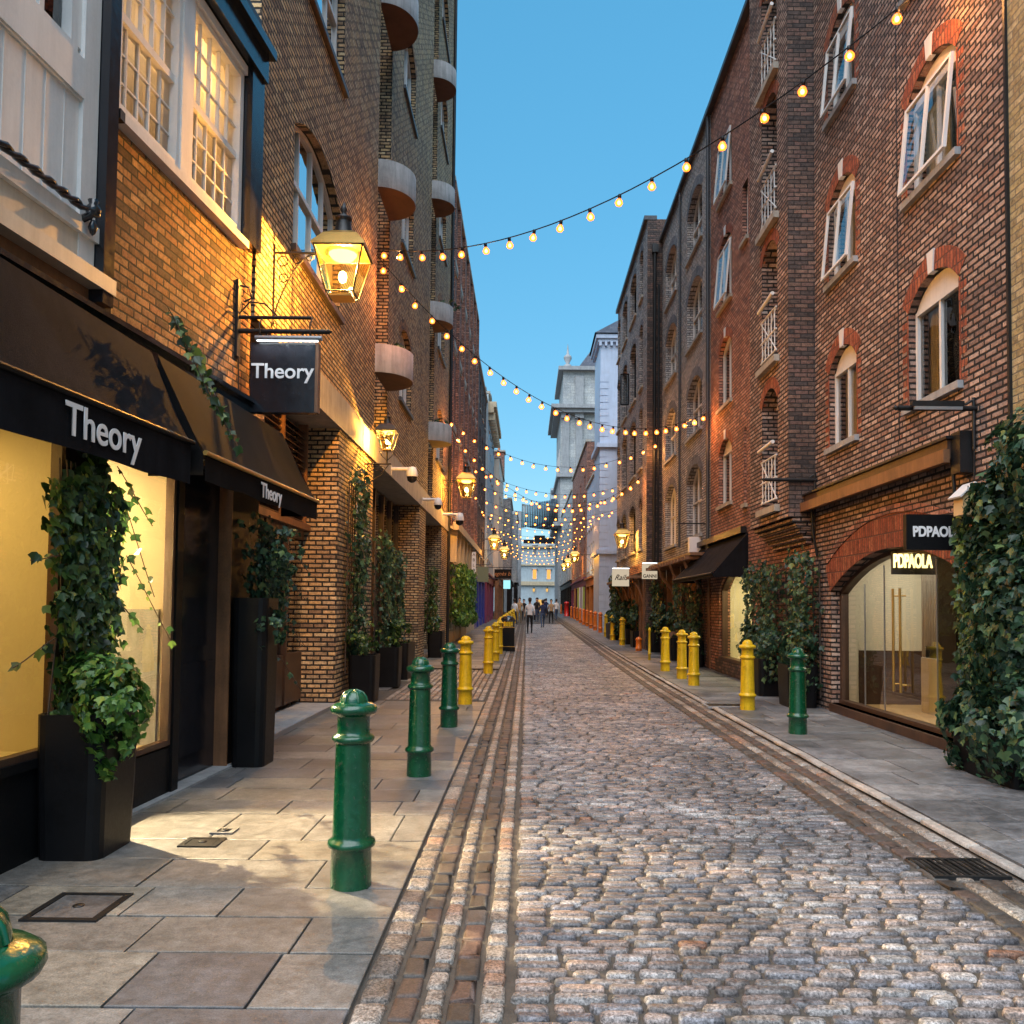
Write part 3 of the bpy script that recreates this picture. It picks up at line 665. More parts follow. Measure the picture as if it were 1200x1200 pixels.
# ------------------------------------------------------------------ festoon strings
_b = MB().mat('bulb_core'); _b.lathe([(.001, -.118), (.014, -.112), (.020, -.095), (.014, -.078), (.001, -.072)], (0, 0, 0), 8)
_b.mat('bulb_halo_glass'); _b.lathe([(.001, -.135), (.026, -.128), (.040, -.105), (.040, -.09), (.028, -.065), (.015, -.045)], (0, 0, 0), 10)
_s = MB().mat('black_paint'); _s.lathe([(.001, .006), (.018, .004), (.021, -.02), (.019, -.048), (.001, -.05)], (0, 0, 0), 8)
_b.v = [(x * 1.45, y * 1.45, z * 1.35) for x, y, z in _b.v]; _s.v = [(x * 1.3, y * 1.3, z * 1.3) for x, y, z in _s.v]; BULB = _b.build('bulb'); SOCK = _s.build('socket'); used_proto = [False]
def string_light(p, q, sag, label, n=None, sp_=.55, light=0):
    p, q = Vector(p), Vector(q); L = (q - p).length
    t = thing('string_light', label, 'string light', p, 'festoon strings crossing the street')
    n = n or max(4, int(L / sp_))
    def pt(u): return p.lerp(q, u) - Vector((0, 0, 4 * sag * u * (1 - u)))
    m = MB().mat('black_paint'); m.tube([pt(k / 28) for k in range(29)], .009, 4); m.build('cable', t)
    far = p.y > 52
    for k in range(n):
        u = (k + .5) / n; P_ = pt(u)
        if not used_proto[0]: so, bo = SOCK, BULB; used_proto[0] = True
        else: so, bo = SOCK.copy(), BULB.copy(); C.objects.link(so); C.objects.link(bo)
        so.scale = (.75,) * 3 if far else (1, 1, 1); so.parent = t; so.location = P_ - p; bo.parent = so; bo.location = (0, 0, 0)
        rz = ru(-.25, .25); so.rotation_euler = (rz, ru(-.25, .25), 0)
    if light:
        for u in ((.06, .94) if light > 0 else (.06,)): plight('bulb_light', pt(u) - Vector((0, 0, .12)), abs(light) * .6, (1.0, .42, .12), .05, t)
    return t

# ------------------------------------------------------------------ foliage
LEAF = [(0, -.5, 0), (.30, -.32, .04), (.5, .02, .10), (.22, .12, .05), (0, .55, 0), (-.22, .12, .05), (-.5, .02, .10), (-.30, -.32, .04)]
def leaf(mb, p, nrm, size, simple=False):
    n = (Vector(nrm) + Vector((ru(-.6, .6), ru(-.6, .6), ru(-.5, .7)))).normalized(); a = n.cross(Vector((0, 0, 1)))
    a = a.normalized() if a.length > .01 else Vector((1, 0, 0)); b = n.cross(a)
    th = ru(-.9, .9); a, b = a * math.cos(th) + b * math.sin(th), b * math.cos(th) - a * math.sin(th)
    s = size * ru(.4, 1.4); b = -b if b.z > 0 and rnd() < .8 else b
    if simple:
        vs = [p + (a * x + b * y + n * z) * s for x, y, z in ((0, -.5, 0), (.42, 0, .08), (0, .55, 0), (-.42, 0, .08))]; mb.raw(vs, [(0, 1, 2), (0, 2, 3)], False); return
    vs = [p + (a * x + b * y + n * z) * s for x, y, z in LEAF]
    mb.raw(vs, [(0, 1, 2, 3, 4), (0, 4, 5, 6, 7)], False)
def foliage(t, blobs, count, size, mat='ivy_leaf', simple=False, name='foliage', core=True):
    """blobs: (centre, radii, weight): leaves sit in the outer shell of each blob, with gaps and clumps"""
    m = MB().mat(mat); W = sum(b[2] for b in blobs)
    for c, r, w in blobs:
        k = int(count * w / W); c = Vector(c); clumps = []
        for _ in range(max(6, k // 22)):
            d = Vector((random.gauss(0, 1), random.gauss(0, 1), random.gauss(0, 1))).normalized(); clumps.append((d, ru(.72, 1.12)))
        for _ in range(k):
            d, rr = random.choice(clumps)
            d2 = (d + Vector((ru(-1, 1), ru(-1, 1), ru(-1, 1))) * .28).normalized(); q = rr * ru(.8, 1.05)
            leaf(m, c + Vector((d2.x * r[0] * q, d2.y * r[1] * q, d2.z * r[2] * q)), d2, size, simple)
    return m.build(name, t)
def ivy_sheet(t, F, y0, y1, n0, n1, z0, z1, count, size, mat='ivy_leaf', edge=.12, simple=False, prof=None, name='foliage'):
    """ivy climbing a pier: leaves in a wavering slab in front of the wall"""
    m = MB().mat(mat); ph = [ru(0, 6) for _ in range(6)]; cl = [(ru(y0, y1), ru(z0, z1), ru(0, 1)) for _ in range(max(10, count // 40))]
    for _ in range(count):
        if rnd() < .5: u0, z0_, k = random.choice(cl); y = u0 + random.gauss(0, .12); z = z0_ + random.gauss(0, .16); n = n0 + (n1 - n0) * (.55 + .45 * k)
        else: y, z = ru(y0, y1), ru(z0, z1); n = n0 + (n1 - n0) * rnd() ** .6
        u = (z - z0) / (z1 - z0)
        e0 = y0 + edge * (math.sin(z * 3.1 + ph[0]) * .6 + math.sin(z * 7.7 + ph[1]) * .4); e1 = y1 + edge * (math.sin(z * 2.7 + ph[2]) * .6 + math.sin(z * 6.9 + ph[3]) * .4)
        zt = z1 - edge * 2 * abs(math.sin(y * 5 + ph[4]))
        if not (e0 <= y <= e1) or z > zt or z < z0: continue
        f = prof(u) if prof else 1.0
        p = F.P(y, n * f, z); out = Vector((F.side, (-.6 if rnd() < .6 else .2), .15)); leaf(m, p, out, size, simple)
    return m.build(name, t)
def trail(m_leaf, m_stem, p, q, droop, k, size):
    p, q = Vector(p), Vector(q); pts = [p.lerp(q, i / 8) - Vector((0, 0, droop * math.sin(i / 8 * math.pi / 2) ** 2)) for i in range(9)]
    m_stem.tube(pts, .004, 4)
    for i in range(k):
        u = (i + .6) / k * 8; a = pts[int(u)]; b = pts[min(8, int(u) + 1)]; leaf(m_leaf, a.lerp(b, u % 1) + Vector((ru(-.03, .03), ru(-.03, .03), ru(-.03, .03))), (ru(-.3, 1), -.8, .2), size)
def planter(x, y, w, d, h, label, z=None, mat='black_paint', round_=.08, group='black planters against the piers'):
    z = gz(y) + .016 if z is None else z
    t = thing('planter', label, 'planter', (x, y, z), group); m = MB().mat(mat)
    def ringp(gw, gd, zz):
        pts = []
        for sx, sy in ((1, 1), (-1, 1), (-1, -1), (1, -1)):
            a0 = math.atan2(sy, sx) - math.pi / 4
            for k in range(4):
                a = a0 + k / 3 * math.pi / 2; pts.append((x + sx * (gw / 2 - round_) + round_ * math.cos(a), y + sy * (gd / 2 - round_) + round_ * math.sin(a), z + zz))
        return pts
    R_ = [ringp(w * .92, d * .92, 0), ringp(w * .98, d * .98, h * .5), ringp(w, d, h), ringp(w - .05, d - .05, h), ringp(w - .07, d - .07, h - .08)]; n = 16
    vs = [p for r_ in R_ for p in r_]
    fs = [(q * n + i, q * n + (i + 1) % n, (q + 1) * n + (i + 1) % n, (q + 1) * n + i) for q in range(4) for i in range(n)]
    m.raw(vs, fs, False); m.build('tub', t)
    m = MB().mat('soil'); m.face(ringp(w - .07, d - .07, h - .07)); m.build('soil', t); return t

# ------------------------------------------------------------------ people
def person(x, y, face, top, legs, hair, label, arm=.25, stride=.28, skirt=False, hgt=1.72, bag=None):
    z = gz(y) + .016; t = thing('person', label, 'person', (x, y, z), 'people walking at the far end of the street'); s = hgt / 1.72
    J = [(0, 0, .95), (0, 0, 1.15), (0, 0, 1.38), (0, .01, 1.50), (0, .02, 1.58),                       # pelvis .. neck
         (.09, 0, .90), (.10, stride * .45, .50), (.10, stride * .9 - .12, .08), (.10, stride * .9 + .06, .03),
         (-.09, 0, .90), (-.10, -stride * .25, .50), (-.10, -stride * .9, .10), (-.10, -stride * .9 + .16, .03),
         (.17, 0, 1.40), (.24, -arm * .3, 1.14), (.25, arm * .3, .90), (.25, arm * .4, .80),
         (-.17, 0, 1.40), (-.24, arm * .2, 1.14), (-.25, arm * .9, .93), (-.25, arm * 1.1, .84),
         (0, .02, 1.66), (0, .015, 1.75)]
    E = [(0, 1), (1, 2), (2, 3), (3, 4), (0, 5), (5, 6), (6, 7), (7, 8), (0, 9), (9, 10), (10, 11), (11, 12), (2, 13), (13, 14), (14, 15), (15, 16), (2, 17), (17, 18), (18, 19), (19, 20), (4, 21), (21, 22)]
    RAD = [.135, .12, .15, .07, .05, .10, .065, .042, .038, .10, .065, .042, .038, .06, .045, .035, .03, .06, .045, .035, .03, .088, .075]
    me = bpy.data.meshes.new('body'); me.from_pydata([(a * s, b * s, c * s) for a, b, c in J], E, []); o = bpy.data.objects.new('body', me); C.objects.link(o)
    md = o.modifiers.new('s', 'SKIN'); me.skin_vertices[0].data[0].use_root = True
    for i, r_ in enumerate(RAD): me.skin_vertices[0].data[i].radius = (r_ * s, r_ * s * (.72 if i in (1, 2) else .9))
    o.modifiers.new('d', 'SUBSURF').levels = 1; o.modifiers['d'].render_levels = 1
    bpy.context.view_layer.update(); m2 = bpy.data.meshes.new_from_object(o.evaluated_get(bpy.context.evaluated_depsgraph_get())); bpy.data.objects.remove(o)
    for k in ('skin', top, legs, 'letter_black'): m2.materials.append(MAT[k])
    for p in m2.polygons:
        c = p.center / s; p.use_smooth = True
        p.material_index = 3 if c.z < .09 else 2 if c.z < .97 and abs(c.x) < .2 else 0 if (c.z > 1.5 or (c.z < .92 and abs(c.x) > .19)) else 1
    b = bpy.data.objects.new('body', m2); C.objects.link(b); b.parent = t
    h = MB().mat(hair); h.lathe([(.001, .13), (.06, .115), (.092, .06), (.098, 0), (.085, -.06), (.07, -.10)], (0, -.02 * s, 1.72 * s), 12, R(-200), R(20)); hm = h.build('hair', t, origin=wloc(t) * 1); hm.location = (0, 0, 0)
    for v in hm.data.vertices: v.co += wloc(t)
    if bag:
        g = MB().mat(bag); g.box((.20, -.10, .72), (.30, .12, .98)); g.tube([(.25, -.08, .98), (.22, 0, 1.2), (.16, 0, 1.42), (.25, .08, .98)], .008, 4); gm = g.build('bag', t, origin=wloc(t)); gm.location = (0, 0, 0)
        for v in gm.data.vertices: v.co += wloc(t)
    t.rotation_euler = (0, 0, face); return t
# ================================================================== LEFT SIDE
FT = Fr(-3.13, 1, .088, 9.48)          # upper wall of the corner shop (slightly askew)
FS = Fr(-3.14, 1, .035, 5.1)           # its shopfront
FL = Fr(-3.1, 1)                       # straight street line
def body(F, root, y0, y1, z0, z1, m='brick_dark', deep=9.0, ends=True, near=-.9, wm=None, top=True, name='rear_wall', gap0=0.0):
    b = MB().mat(m); b.fbox(F, y0, y1, -deep, -1.0, z0, z1 - .05)
    if ends:
        b.mat(wm or m); b.fbox(F, y0, y0 + .3, -1.0, -.003, z0, z1 - .052); b.fbox(F, y1 - .3, y1, -1.0, -.003, z0, z1 - .052)
    b.build(name, root)
    if top: r = MB().mat('lead'); r.fbox(F, y0, y1, -deep, -.3, z1 - .05, z1 + .02); r.build('roof', root)
def coping(F, root, y0, y1, z, m='stone', h=.12, n=.08, back=-.35):
    c = MB().mat(m); c.fbox(F, y0, y1, back, n, z, z + h); c.build('coping', root)

# ---- corner shop building with the white bay
B1 = thing('shop_building', 'orange brown brick shop at the near left with white boarded bay and white sash windows', 'building', (FT.X(6), 6, 0))
sy0, sy1, sz0, sz1 = FT.Y(121, 0, 150), FT.Y(277, 0, 200), 5.52, 7.5
zz = FT.hit(122, 134)[1]
W = MB(); wall(W, FT, 6.42, 9.46, 3.3, 8.2, [(6.72, 9.12, 5.60, 7.50, 0)], m='brick_stock', th=.25); W.build('brick_wall', B1)
b = MB().mat('interior_dark'); b.fbox(FT, 2.5, 9.4, -7, -1.0, 0, 8.15); b.fbox(FT, 9.2, 9.4, -1.0, -.02, 3.3, 8.15); b.build('rear_wall', B1)
r = MB().mat('lead'); r.fbox(FT, 2.5, 9.46, -7, .05, 8.2, 8.3); r.build('roof', B1)
# white sash windows (two wide sashes)
mid = 7.86
for k, (a, bb) in enumerate(((6.74, mid - .09), (mid + .09, 9.10))):
    z0, z1, zm = 5.66, 7.44, 6.50
    wn = MB().mat('white_paint')
    wn.fbox(FT, a - .02, a + .06, -.12, .012, z0, z1); wn.fbox(FT, bb - .06, bb + .02, -.12, .012, z0, z1)
    wn.fbox(FT, a + .06, bb - .06, -.12, .01, z0, z0 + .07); wn.fbox(FT, a + .06, bb - .06, -.12, .01, z1 - .06, z1)
    wn.fbox(FT, a + .06, bb - .06, -.10, -.02, zm - .035, zm + .035)
    for c in range(1, 5):
        yy = a + .06 + (bb - a - .12) * c / 5
        wn.fbox(FT, yy - .008, yy + .008, -.085, -.05, z0 + .07, zm - .035); wn.fbox(FT, yy - .008, yy + .008, -.065, -.03, zm + .035, z1 - .06)
    for (za, zb, nf) in ((z0 + .07, zm - .035, -.085), (zm + .035, z1 - .06, -.065)):
        for r_ in range(1, 3): z = za + (zb - za) * r_ / 3; wn.fbox(FT, a + .06, bb - .06, nf + .003, nf + .031, z - .008, z + .008)
    wo = wn.build('window', B1)
    g = MB().mat('old_glass')
    for c in range(5):                                   # every pane sits at its own slight tilt, as old crown glass does
        for r_ in range(6):
            ya = a + .06 + (bb - a - .12) * c / 5; yb = a + .06 + (bb - a - .12) * (c + 1) / 5; za = z0 + .07 + (z1 - z0 - .13) * r_ / 6; zb_ = z0 + .07 + (z1 - z0 - .13) * (r_ + 1) / 6
            j = [ru(-.006, .006) for _ in range(2)]
            g.face([FT.P(ya, -.068 + j[0], za), FT.P(yb, -.068 - j[0], za), FT.P(yb, -.068 - j[0] + j[1], zb_), FT.P(ya, -.068 + j[0] + j[1], zb_)])
    g.build('pane', wo)
    cu = MB().mat('net_curtain')
    for i in range(26):
        p, q = a + (bb - a) * i / 26, a + (bb - a) * (i + 1) / 26
        cu.face([FT.P(p, -.13 + .02 * (i % 2), z0), FT.P(q, -.13 + .02 * ((i + 1) % 2), z0), FT.P(q, -.13 + .02 * ((i + 1) % 2), z1), FT.P(p, -.13 + .02 * (i % 2), z1)])
    cu.build('curtain', wo)
m = MB().mat('white_paint'); m.fbox(FT, mid - .10, mid + .10, -.12, .03, 5.6, 7.5); m.fbox(FT, 6.62, 9.14, -.1, .10, 5.52, 5.60); m.fbox(FT, 6.62, 9.14, -.1, .03, 5.60, 5.66); m.fbox(FT, 6.7, 9.12, -.1, .05, 7.44, 7.54); m.build('window_surround', B1)
rm = MB().mat('curtain'); rm.fbox(FT, 6.6, 9.2, -.98, -.94, 5.3, 7.9); rm.fbox(FT, 6.6, 9.2, -.94, -.3, 7.8, 7.84); rm.fbox(FT, 6.56, 6.6, -.98, -.26, 5.3, 7.9); rm.build('room_lining', B1)
plight('room_lamp', FT.P(8.6, -.6, 7.1), 16, (1.0, .60, .24), .08, B1); plight('room_lamp', FT.P(7.3, -.6, 6.6), 3, (1.0, .72, .45), .08, B1)
# black posts and head beam
m = MB().mat('black_gloss')
m.fbox(FT, 6.44, 6.58, 0, .13, 3.95, 8.0); m.build('timber_post', B1)
m = MB().mat('black_gloss'); m.fbox(FT, 6.585, 6.70, .002, .045, 3.95, 8.0); m.build('timber_post', B1)
m = MB().mat('black_gloss'); m.fbox(FT, 9.14, 9.46, 0, .10, 5.60, 7.56); m.build('timber_post', B1)
m = MB().mat('black_gloss'); m.fbox(FT, 6.59, 9.47, 0, .14, 7.56, 7.84); m.fbox(FT, 6.45, 9.49, 0, .22, 7.84, 7.95); m.build('head_beam', B1)
# white boarded bay
m = MB().mat('white_paint')
m.fbox(FT, 2.6, 6.42, -.1, .03, 4.50, 5.75)
y = 2.7
while y < 6.2: m.fbox(FT, y, y + .010, .02, .035, 4.5, 5.42); y += .21
m.fbox(FT, 6.24, 6.43, .0, .06, 4.10, 8.0); m.fbox(FT, 2.6, 6.24, .0, .065, 5.42, 5.72); m.fbox(FT, 2.6, 6.24, .0, .05, 5.40, 5.42)
m.fbox(FT, 2.6, 6.5, -.1, .09, 4.40, 4.52); m.fbox(FT, 2.6, 6.24, -.1, .02, 7.4, 8.1); m.build('boarded_bay', B1)
m = MB().mat('cream_paint'); m.fbox(FT, 2.6, 6.44, -.1, .05, 4.17, 4.40); m.fbox(FT, 2.6, 6.6, -.1, .14, 4.05, 4.17); m.build('bay_fascia', B1)
wn = MB().mat('white_paint'); wn.fbox(FT, 5.4, 6.2, -.1, .03, 5.74, 5.80); wn.fbox(FT, 5.4, 5.46, -.1, .03, 5.8, 7.4); wn.fbox(FT, 6.12, 6.24, -.1, .03, 5.8, 7.4); wn.fbox(FT, 5.78, 5.83, -.1, .02, 5.8, 7.4); wo = wn.build('window', B1)
g = MB().mat('window_glass'); g.fbox(FT, 5.46, 6.12, -.05, -.045, 5.8, 7.4); g.build('pane', wo)
g = MB().mat('blind_grey'); g.fbox(FT, 5.4, 6.2, -.3, -.25, 5.7, 7.5); g.build('blind', wo)
m = MB().mat('wood_warm'); m.fbox(FT, 2.6, 6.5, -.1, .02, 3.85, 4.05); m.fbox(FT, 6.5, 6.74, 0, .03, 3.90, 4.5); m.build('timber_board', B1)
# rope and rail
rl = MB().mat('black_gloss')
for k in (0, 1): rl.tube([FT.P(2.7 + i * .06, .13 + .018 * math.cos(i * 1.3 + k * math.pi), 4.56 + .018 * math.sin(i * 1.3 + k * math.pi)) for i in range(59)], .02, 5)
rl.tube([FT.P(6.24, .02, 4.48), FT.P(6.24, .13, 4.53), FT.P(6.26, .16, 4.60)], .03, 6); rl.lathe([(.001, -.05), (.05, -.03), (.055, .02), (.03, .05), (.04, .08), (.001, .1)], FT.P(6.27, .14, 4.58), 10); rl.lathe([(.001, -.16), (.02, -.14), (.035, -.1), (.015, -.04)], FT.P(6.27, .14, 4.55), 8); rl.build('rope_rail', B1)
m = MB().mat('black_iron'); m.box(FT.P(6.70, .03, 5.5), FT.P(6.62, .12, 5.58)); m.build('beam_end', B1)
m = MB().mat('black_gloss'); m.fbox(FT, 2.5, 9.47, -.05, .18, 3.62, 3.80); m.fbox(FT, 2.5, 9.47, -.05, .10, 3.35, 3.62); m.fbox(FT, 2.5, 9.47, -.05, .24, 3.80, 3.84); m.build('shop_fascia', B1)

# shopfront
m = MB().mat('black_paint')
m.fbox(FS, 2.0, 6.15, -.30, 0, 0, .60); m.fbox(FS, 2.0, 6.15, -.02, .03, .60, .66)        # plinth
m.fbox(FS, 5.72, 6.05, -.35, .0, .6, 3.0)                                                 # pier between the windows
m.fbox(FS, 2.0, 9.35, -.35, -.005, 2.95, 3.45)
m.fbox(FS, 6.05, 7.40, -.35, -.0, 0, .42)
m.fbox(FS, 7.40, 7.52, -.35, .025, 0, 2.95)
m.fbox(FS, 8.62, 9.42, -.35, .01, 0, 2.95); m.build('shopfront', B1)
d_ = MB().mat('black_gloss'); d_.fbox(FS, 7.52, 8.62, -.22, -.10, .05, 2.95)
for (a, bb) in ((7.6, 8.54),):
    for (z0, z1) in ((.25, 1.1), (1.25, 2.8)): d_.fbox(FS, a, bb, -.11, -.085, z0, z1)
d_.build('door', B1)
m = MB().mat('stone_grey'); m.fbox(FS, 6.6, 9.4, -.2, .07, 0, .035); m.build('threshold', B1)
m = MB().mat('wood_warm'); m.fbox(FS, 8.60, 8.625, -.1, .03, .03, 2.95); m.build('door_strip', B1)
def display(y0, y1, z0, z1, nd):
    f = MB().mat('wood_dark'); e = .045
    f.fbox(FS, y0, y0 + e, -.06, .012, z0, z1); f.fbox(FS, y1 - e, y1, -.06, .012, z0, z1); f.fbox(FS, y0 + e, y1 - e, -.06, .012, z0, z0 + e); f.fbox(FS, y0 + e, y1 - e, -.06, .012, z1 - e, z1)
    w = f.build('display_window', B1)
    g = MB().mat('shop_glass'); g.face([FS.P(y0, -.03, z0), FS.P(y1, -.03, z0), FS.P(y1, -.03, z1), FS.P(y0, -.03, z1)]); g.build('pane', w)
    m = MB().mat('interior_cream')
    for q in (((y0 - .02), (y0), -nd, -.06, z0, z1), (y1, y1 + .02, -nd, -.06, z0, z1), (y0, y1, -nd - .02, -nd, z0, z1), (y0, y1, -nd, -.06, z0 - .02, z0), (y0, y1, -nd, -.06, z1, z1 + .02)): m.fbox(FS, *q)
    m.build('display_lining', w); return w
w1 = display(2.4, 5.70, .66, 2.93, 1.35)
m = MB().mat('interior_cream'); m.fbox(FS, 4.4, 4.75, -1.1, -.6, .66, 1.2); m.build('plinth_block', w1)
m = MB().mat('interior_dark'); m.fbox(FS, 4.0, 5.15, -1.34, -1.30, .66, 2.72); m.build('dark_doorway', w1)
w2 = display(6.07, 7.38, .44, 2.86, 1.5)
m = MB().mat('stone_grey'); m.fbox(FS, 6.1, 7.36, -1.49, -1.44, .44, 1.75); m.fbox(FS, 7.34, 7.375, -1.43, -.1, .44, 1.6); m.build('grey_panel', w2)
def area(name, loc, rot, sx, sy, power, col, parent=None):
    l = bpy.data.lights.new(name, 'AREA'); l.shape = 'RECTANGLE'; l.size = sx; l.size_y = sy; l.energy = power; l.color = col
    o = bpy.data.objects.new(name, l); C.objects.link(o); o.rotation_euler = rot; o.location = loc if parent is None else Vector(loc) - wloc(parent); o.parent = parent; return o
area('ceiling_light', FS.P(4.4, -.7, 2.88), (0, 0, 0), .5, 1.6, 13, (1.0, .60, .15), B1)
area('ceiling_light', FS.P(6.7, -.75, 2.80), (0, 0, 0), .5, .5, 8, (1.0, .58, .17), B1)
plight('spot_light', FS.P(6.95, -1.15, 2.55), 12, (1.0, .70, .34), .03, B1)
l_ = bpy.data.lights.new('window_spot', 'SPOT'); l_.energy = 900; l_.color = (1.0, .76, .44); l_.spot_size = R(62); l_.spot_blend = .3; l_.shadow_soft_size = .02
o_ = bpy.data.objects.new('window_spot', l_); C.objects.link(o_); o_.parent = B1; p_ = FS.P(7.0, -.95, 2.7); o_.location = p_ - wloc(B1); o_.rotation_euler = (p_ - Vector((-1.6, 4.85, 0))).to_track_quat('Z', 'Y').to_euler()

# awnings
def awning(name, label, F, y0, y1, zt, ztop_n, zf, nf, valh, cloth, letters=None, lx=None, lsz=.22, edge='black_paint', nf1=None, warm=False):
    nf1 = nf if nf1 is None else nf1
    t = thing(name, label, 'awning', F.P((y0 + y1) / 2, 0, zt)); m = MB().mat(cloth); K = 22
    nn = lambda y: nf + (nf1 - nf) * (y - y0) / (y1 - y0)
    rows = []
    for j in range(7):
        u = j / 6; row = []
        for i in range(K + 1):
            y = y0 + (y1 - y0) * i / K
            sag = .035 * math.sin(u * math.pi) + .012 * math.sin(i * 1.9 + j * .7) * math.sin(u * math.pi)
            row.append(F.P(y, ztop_n + (nn(y) - ztop_n) * u, zt + (zf - zt) * u - sag))
        rows.append(row)
    vs = [p for r_ in rows for p in r_]; n = K + 1
    m.raw(vs, [(j * n + i, j * n + i + 1, (j + 1) * n + i + 1, (j + 1) * n + i) for j in range(6) for i in range(K)], True)
    m.smooth = False
    for yy in (y0, y1): m.face([F.P(yy, ztop_n, zt - .01), F.P(yy, nn(yy) - .01, zf - .01), F.P(yy, nn(yy) - .01, zf - valh * .8), F.P(yy, ztop_n, zf - valh * .8)])
    m.build('canopy', t)
    v = MB().mat(cloth); vs = []
    for j in range(3):
        for i in range(K + 1):
            y = y0 + (y1 - y0) * i / K; vs.append(F.P(y, nn(y) + .008 * math.sin(i * 1.3) * j / 2 + .004, zf - valh * j / 2 - .006 * math.sin(i * .8) * (j == 2)))
    v.raw(vs, [(j * n + i, j * n + i + 1, (j + 1) * n + i + 1, (j + 1) * n + i) for j in range(2) for i in range(K)], True); v.build('valance', t)
    e = MB().mat(edge); e.tube([F.P(y0 - .02, nn(y0) + .012, zf + .004), F.P(y1 + .02, nn(y1) + .012, zf + .004)], .022, 6); e.build('front_bar', t)
    a = MB().mat('black_iron')
    for yy in (y0 + .15, y1 - .15): a = MB().mat('black_iron'); a.tube([F.P(yy, ztop_n, zt - .35), F.P(yy, (ztop_n + nn(yy)) / 2 + .1, zf - .02), F.P(yy, nn(yy), zf - .02)], .018, 6); a.build('folding_arm', t)
    if letters:
        for (s_, yy, zz_) in letters:
            ang = math.atan2(1, F.sl + (nf1 - nf) / (y1 - y0))
            rot = (R(90), 0, ang) if F.side > 0 else (R(90), 0, -R(90))
            textmesh(s_, lsz, 'lettering', t, lx, F.P(yy, nn(yy) + .022 * 1.0, zz_), rot, .003, bold=.003)
    return t
awning('awning', 'black cloth awning over the lit display window at the near left', FS, 3.1, 6.75, 3.66, .06, 2.93, .215, .335, 'charcoal_cloth', [('Theory', 5.55, 2.765)], 'letter_white', .29, nf1=.395)
awning('awning', 'sloping black awning beyond the first one with small white lettering and an edge coloured as if warmly lit', FS, 6.82, 9.96, 3.66, .08, 2.86, .48, .22, 'soft_black_cloth', [('Theory', 8.35, 2.735)], 'letter_white', .20, edge='brass', nf1=.50)  # brass front bar puts the warm light on the edge into its colour

# hanging box sign + brackets
sy_ = 9.10; x0, zT = AT(296, 403, sy_); x1, zB = AT(376, 485, sy_); cx = (x0 + x1) / 2 - .02; cz = (zT + zB) / 2; w_ = (x1 - x0) - .06; h_ = zT - zB
t = thing('hanging_sign', 'square black box sign hung from an iron bar below the big lantern', 'sign', (x0, sy_, cz))
m = MB().mat('black_gloss'); m.box((x0, sy_ - .055, zB), (x0 + w_, sy_ + .055, zT)); m.build('sign_box', t)
m = MB().mat('wood_warm'); m.box((x0 + w_, sy_ - .05, zB + .003), (x0 + w_ + .035, sy_ + .05, zT)); m.build('sign_side', t)
textmesh('Theory', .225, 'lettering', t, 'letter_white', (x0 + w_ / 2, sy_ - .062, cz + .06), (R(90), 0, 0), .004, bold=.003)
wx = FT.X(sy_)
m = MB().mat('black_iron'); zb_ = zT + .14
m.box((wx, sy_ - .05, zb_ - .28), (wx + .03, sy_ + .05, zb_ + .55)); m.tube([(wx, sy_, zb_), (x1 + .06, sy_, zb_)], .028, 8); m.lathe([(.001, -.03), (.04, 0), (.001, .03)], (x1 + .07, sy_, zb_), 10)
m.tube([(wx, sy_, zb_ + .15), (x1 - .12, sy_, zb_ + .15)], .02, 8)
m.tube([(wx + .02, sy_, zb_ + .5), (wx + .12, sy_, zb_ + .48), (wx + .16, sy_, zb_ + .36), (wx + .08, sy_, zb_ + .32)], .01, 5)
m.tube([(wx + .02, sy_, zb_ + .18), (wx + .14, sy_, zb_ + .32), (wx + .3, sy_, zb_ + .30), (wx + .44, sy_, zb_ + .17)], .01, 5)
for xx in (x0 + .15, x0 + w_ - .15): m.tube([(xx, sy_, zT), (xx, sy_, zb_)], .01, 5)
for xx in (x0 + .10, x0 + w_ - .05): m.tube([(xx, sy_ - .06, zT + .02), (xx, sy_ - .1, zb_ + .05), (xx, sy_, zb_ + .15)], .008, 5)
m.tube([(wx + .03, sy_, zb_ - .28), (wx + .04, sy_, zb_ - .8), (wx + .03, sy_ + .02, zb_ - 1.15)], .007, 5); m.box((wx, sy_ - .04, zb_ - 1.3), (wx + .07, sy_ + .04, zb_ - 1.12)); m.build('bracket', t)
m = MB().mat('steel_grey'); m.tube([(x0 + .06, sy_ - .10, zT + .035), (x0 + w_ + .08, sy_ - .10, zT + .035)], .028, 8); m.mat('strip_light'); m.box((x0 + .08, sy_ - .112, zT + .000), (x0 + w_ + .04, sy_ - .088, zT + .006)); m.build('trough_light', t)
area('sign_light', (x0 + w_ / 2, sy_ - .11, zT + .0), (R(-20), 0, 0), .6, .03, 1.2, (.85, .95, 1), t)

# ---- tall brick building with round balconies
B2 = thing('balcony_building', 'tall yellow brown brick building with round concrete balconies and two recessed strips', 'building', (-3.1, 20, 0))
H2 = 27.0
def wz(px, py): return FL.hit(px, py)
ops = []; win2 = []
SL = [6.34, 10.15, 13.95, 17.8, 21.6]
for k, z in enumerate(SL):
    win2.append((10.95, 13.75, z, z + 2.05, .42, 4))
    win2.append((20.2, 22.3, z + .3, z + 2.2, .42, 3))
    win2.append((28.6, 30.9, z + .3, z + 2.2, .42, 3))
ops = [(a, b_, c, d, e) for a, b_, c, d, e, f in win2]
strips = [(17.0, 18.5), (26.3, 27.6)]
G = [(9.8, 13.9, 0, 4.55, 0), (17.0, 24.4, 0, 4.55, 0), (25.9, 30.6, 0, 4.55, 0)]
W = MB()
segs = [(9.50, 17.0), (18.5, 26.3), (27.6, 33.2)]
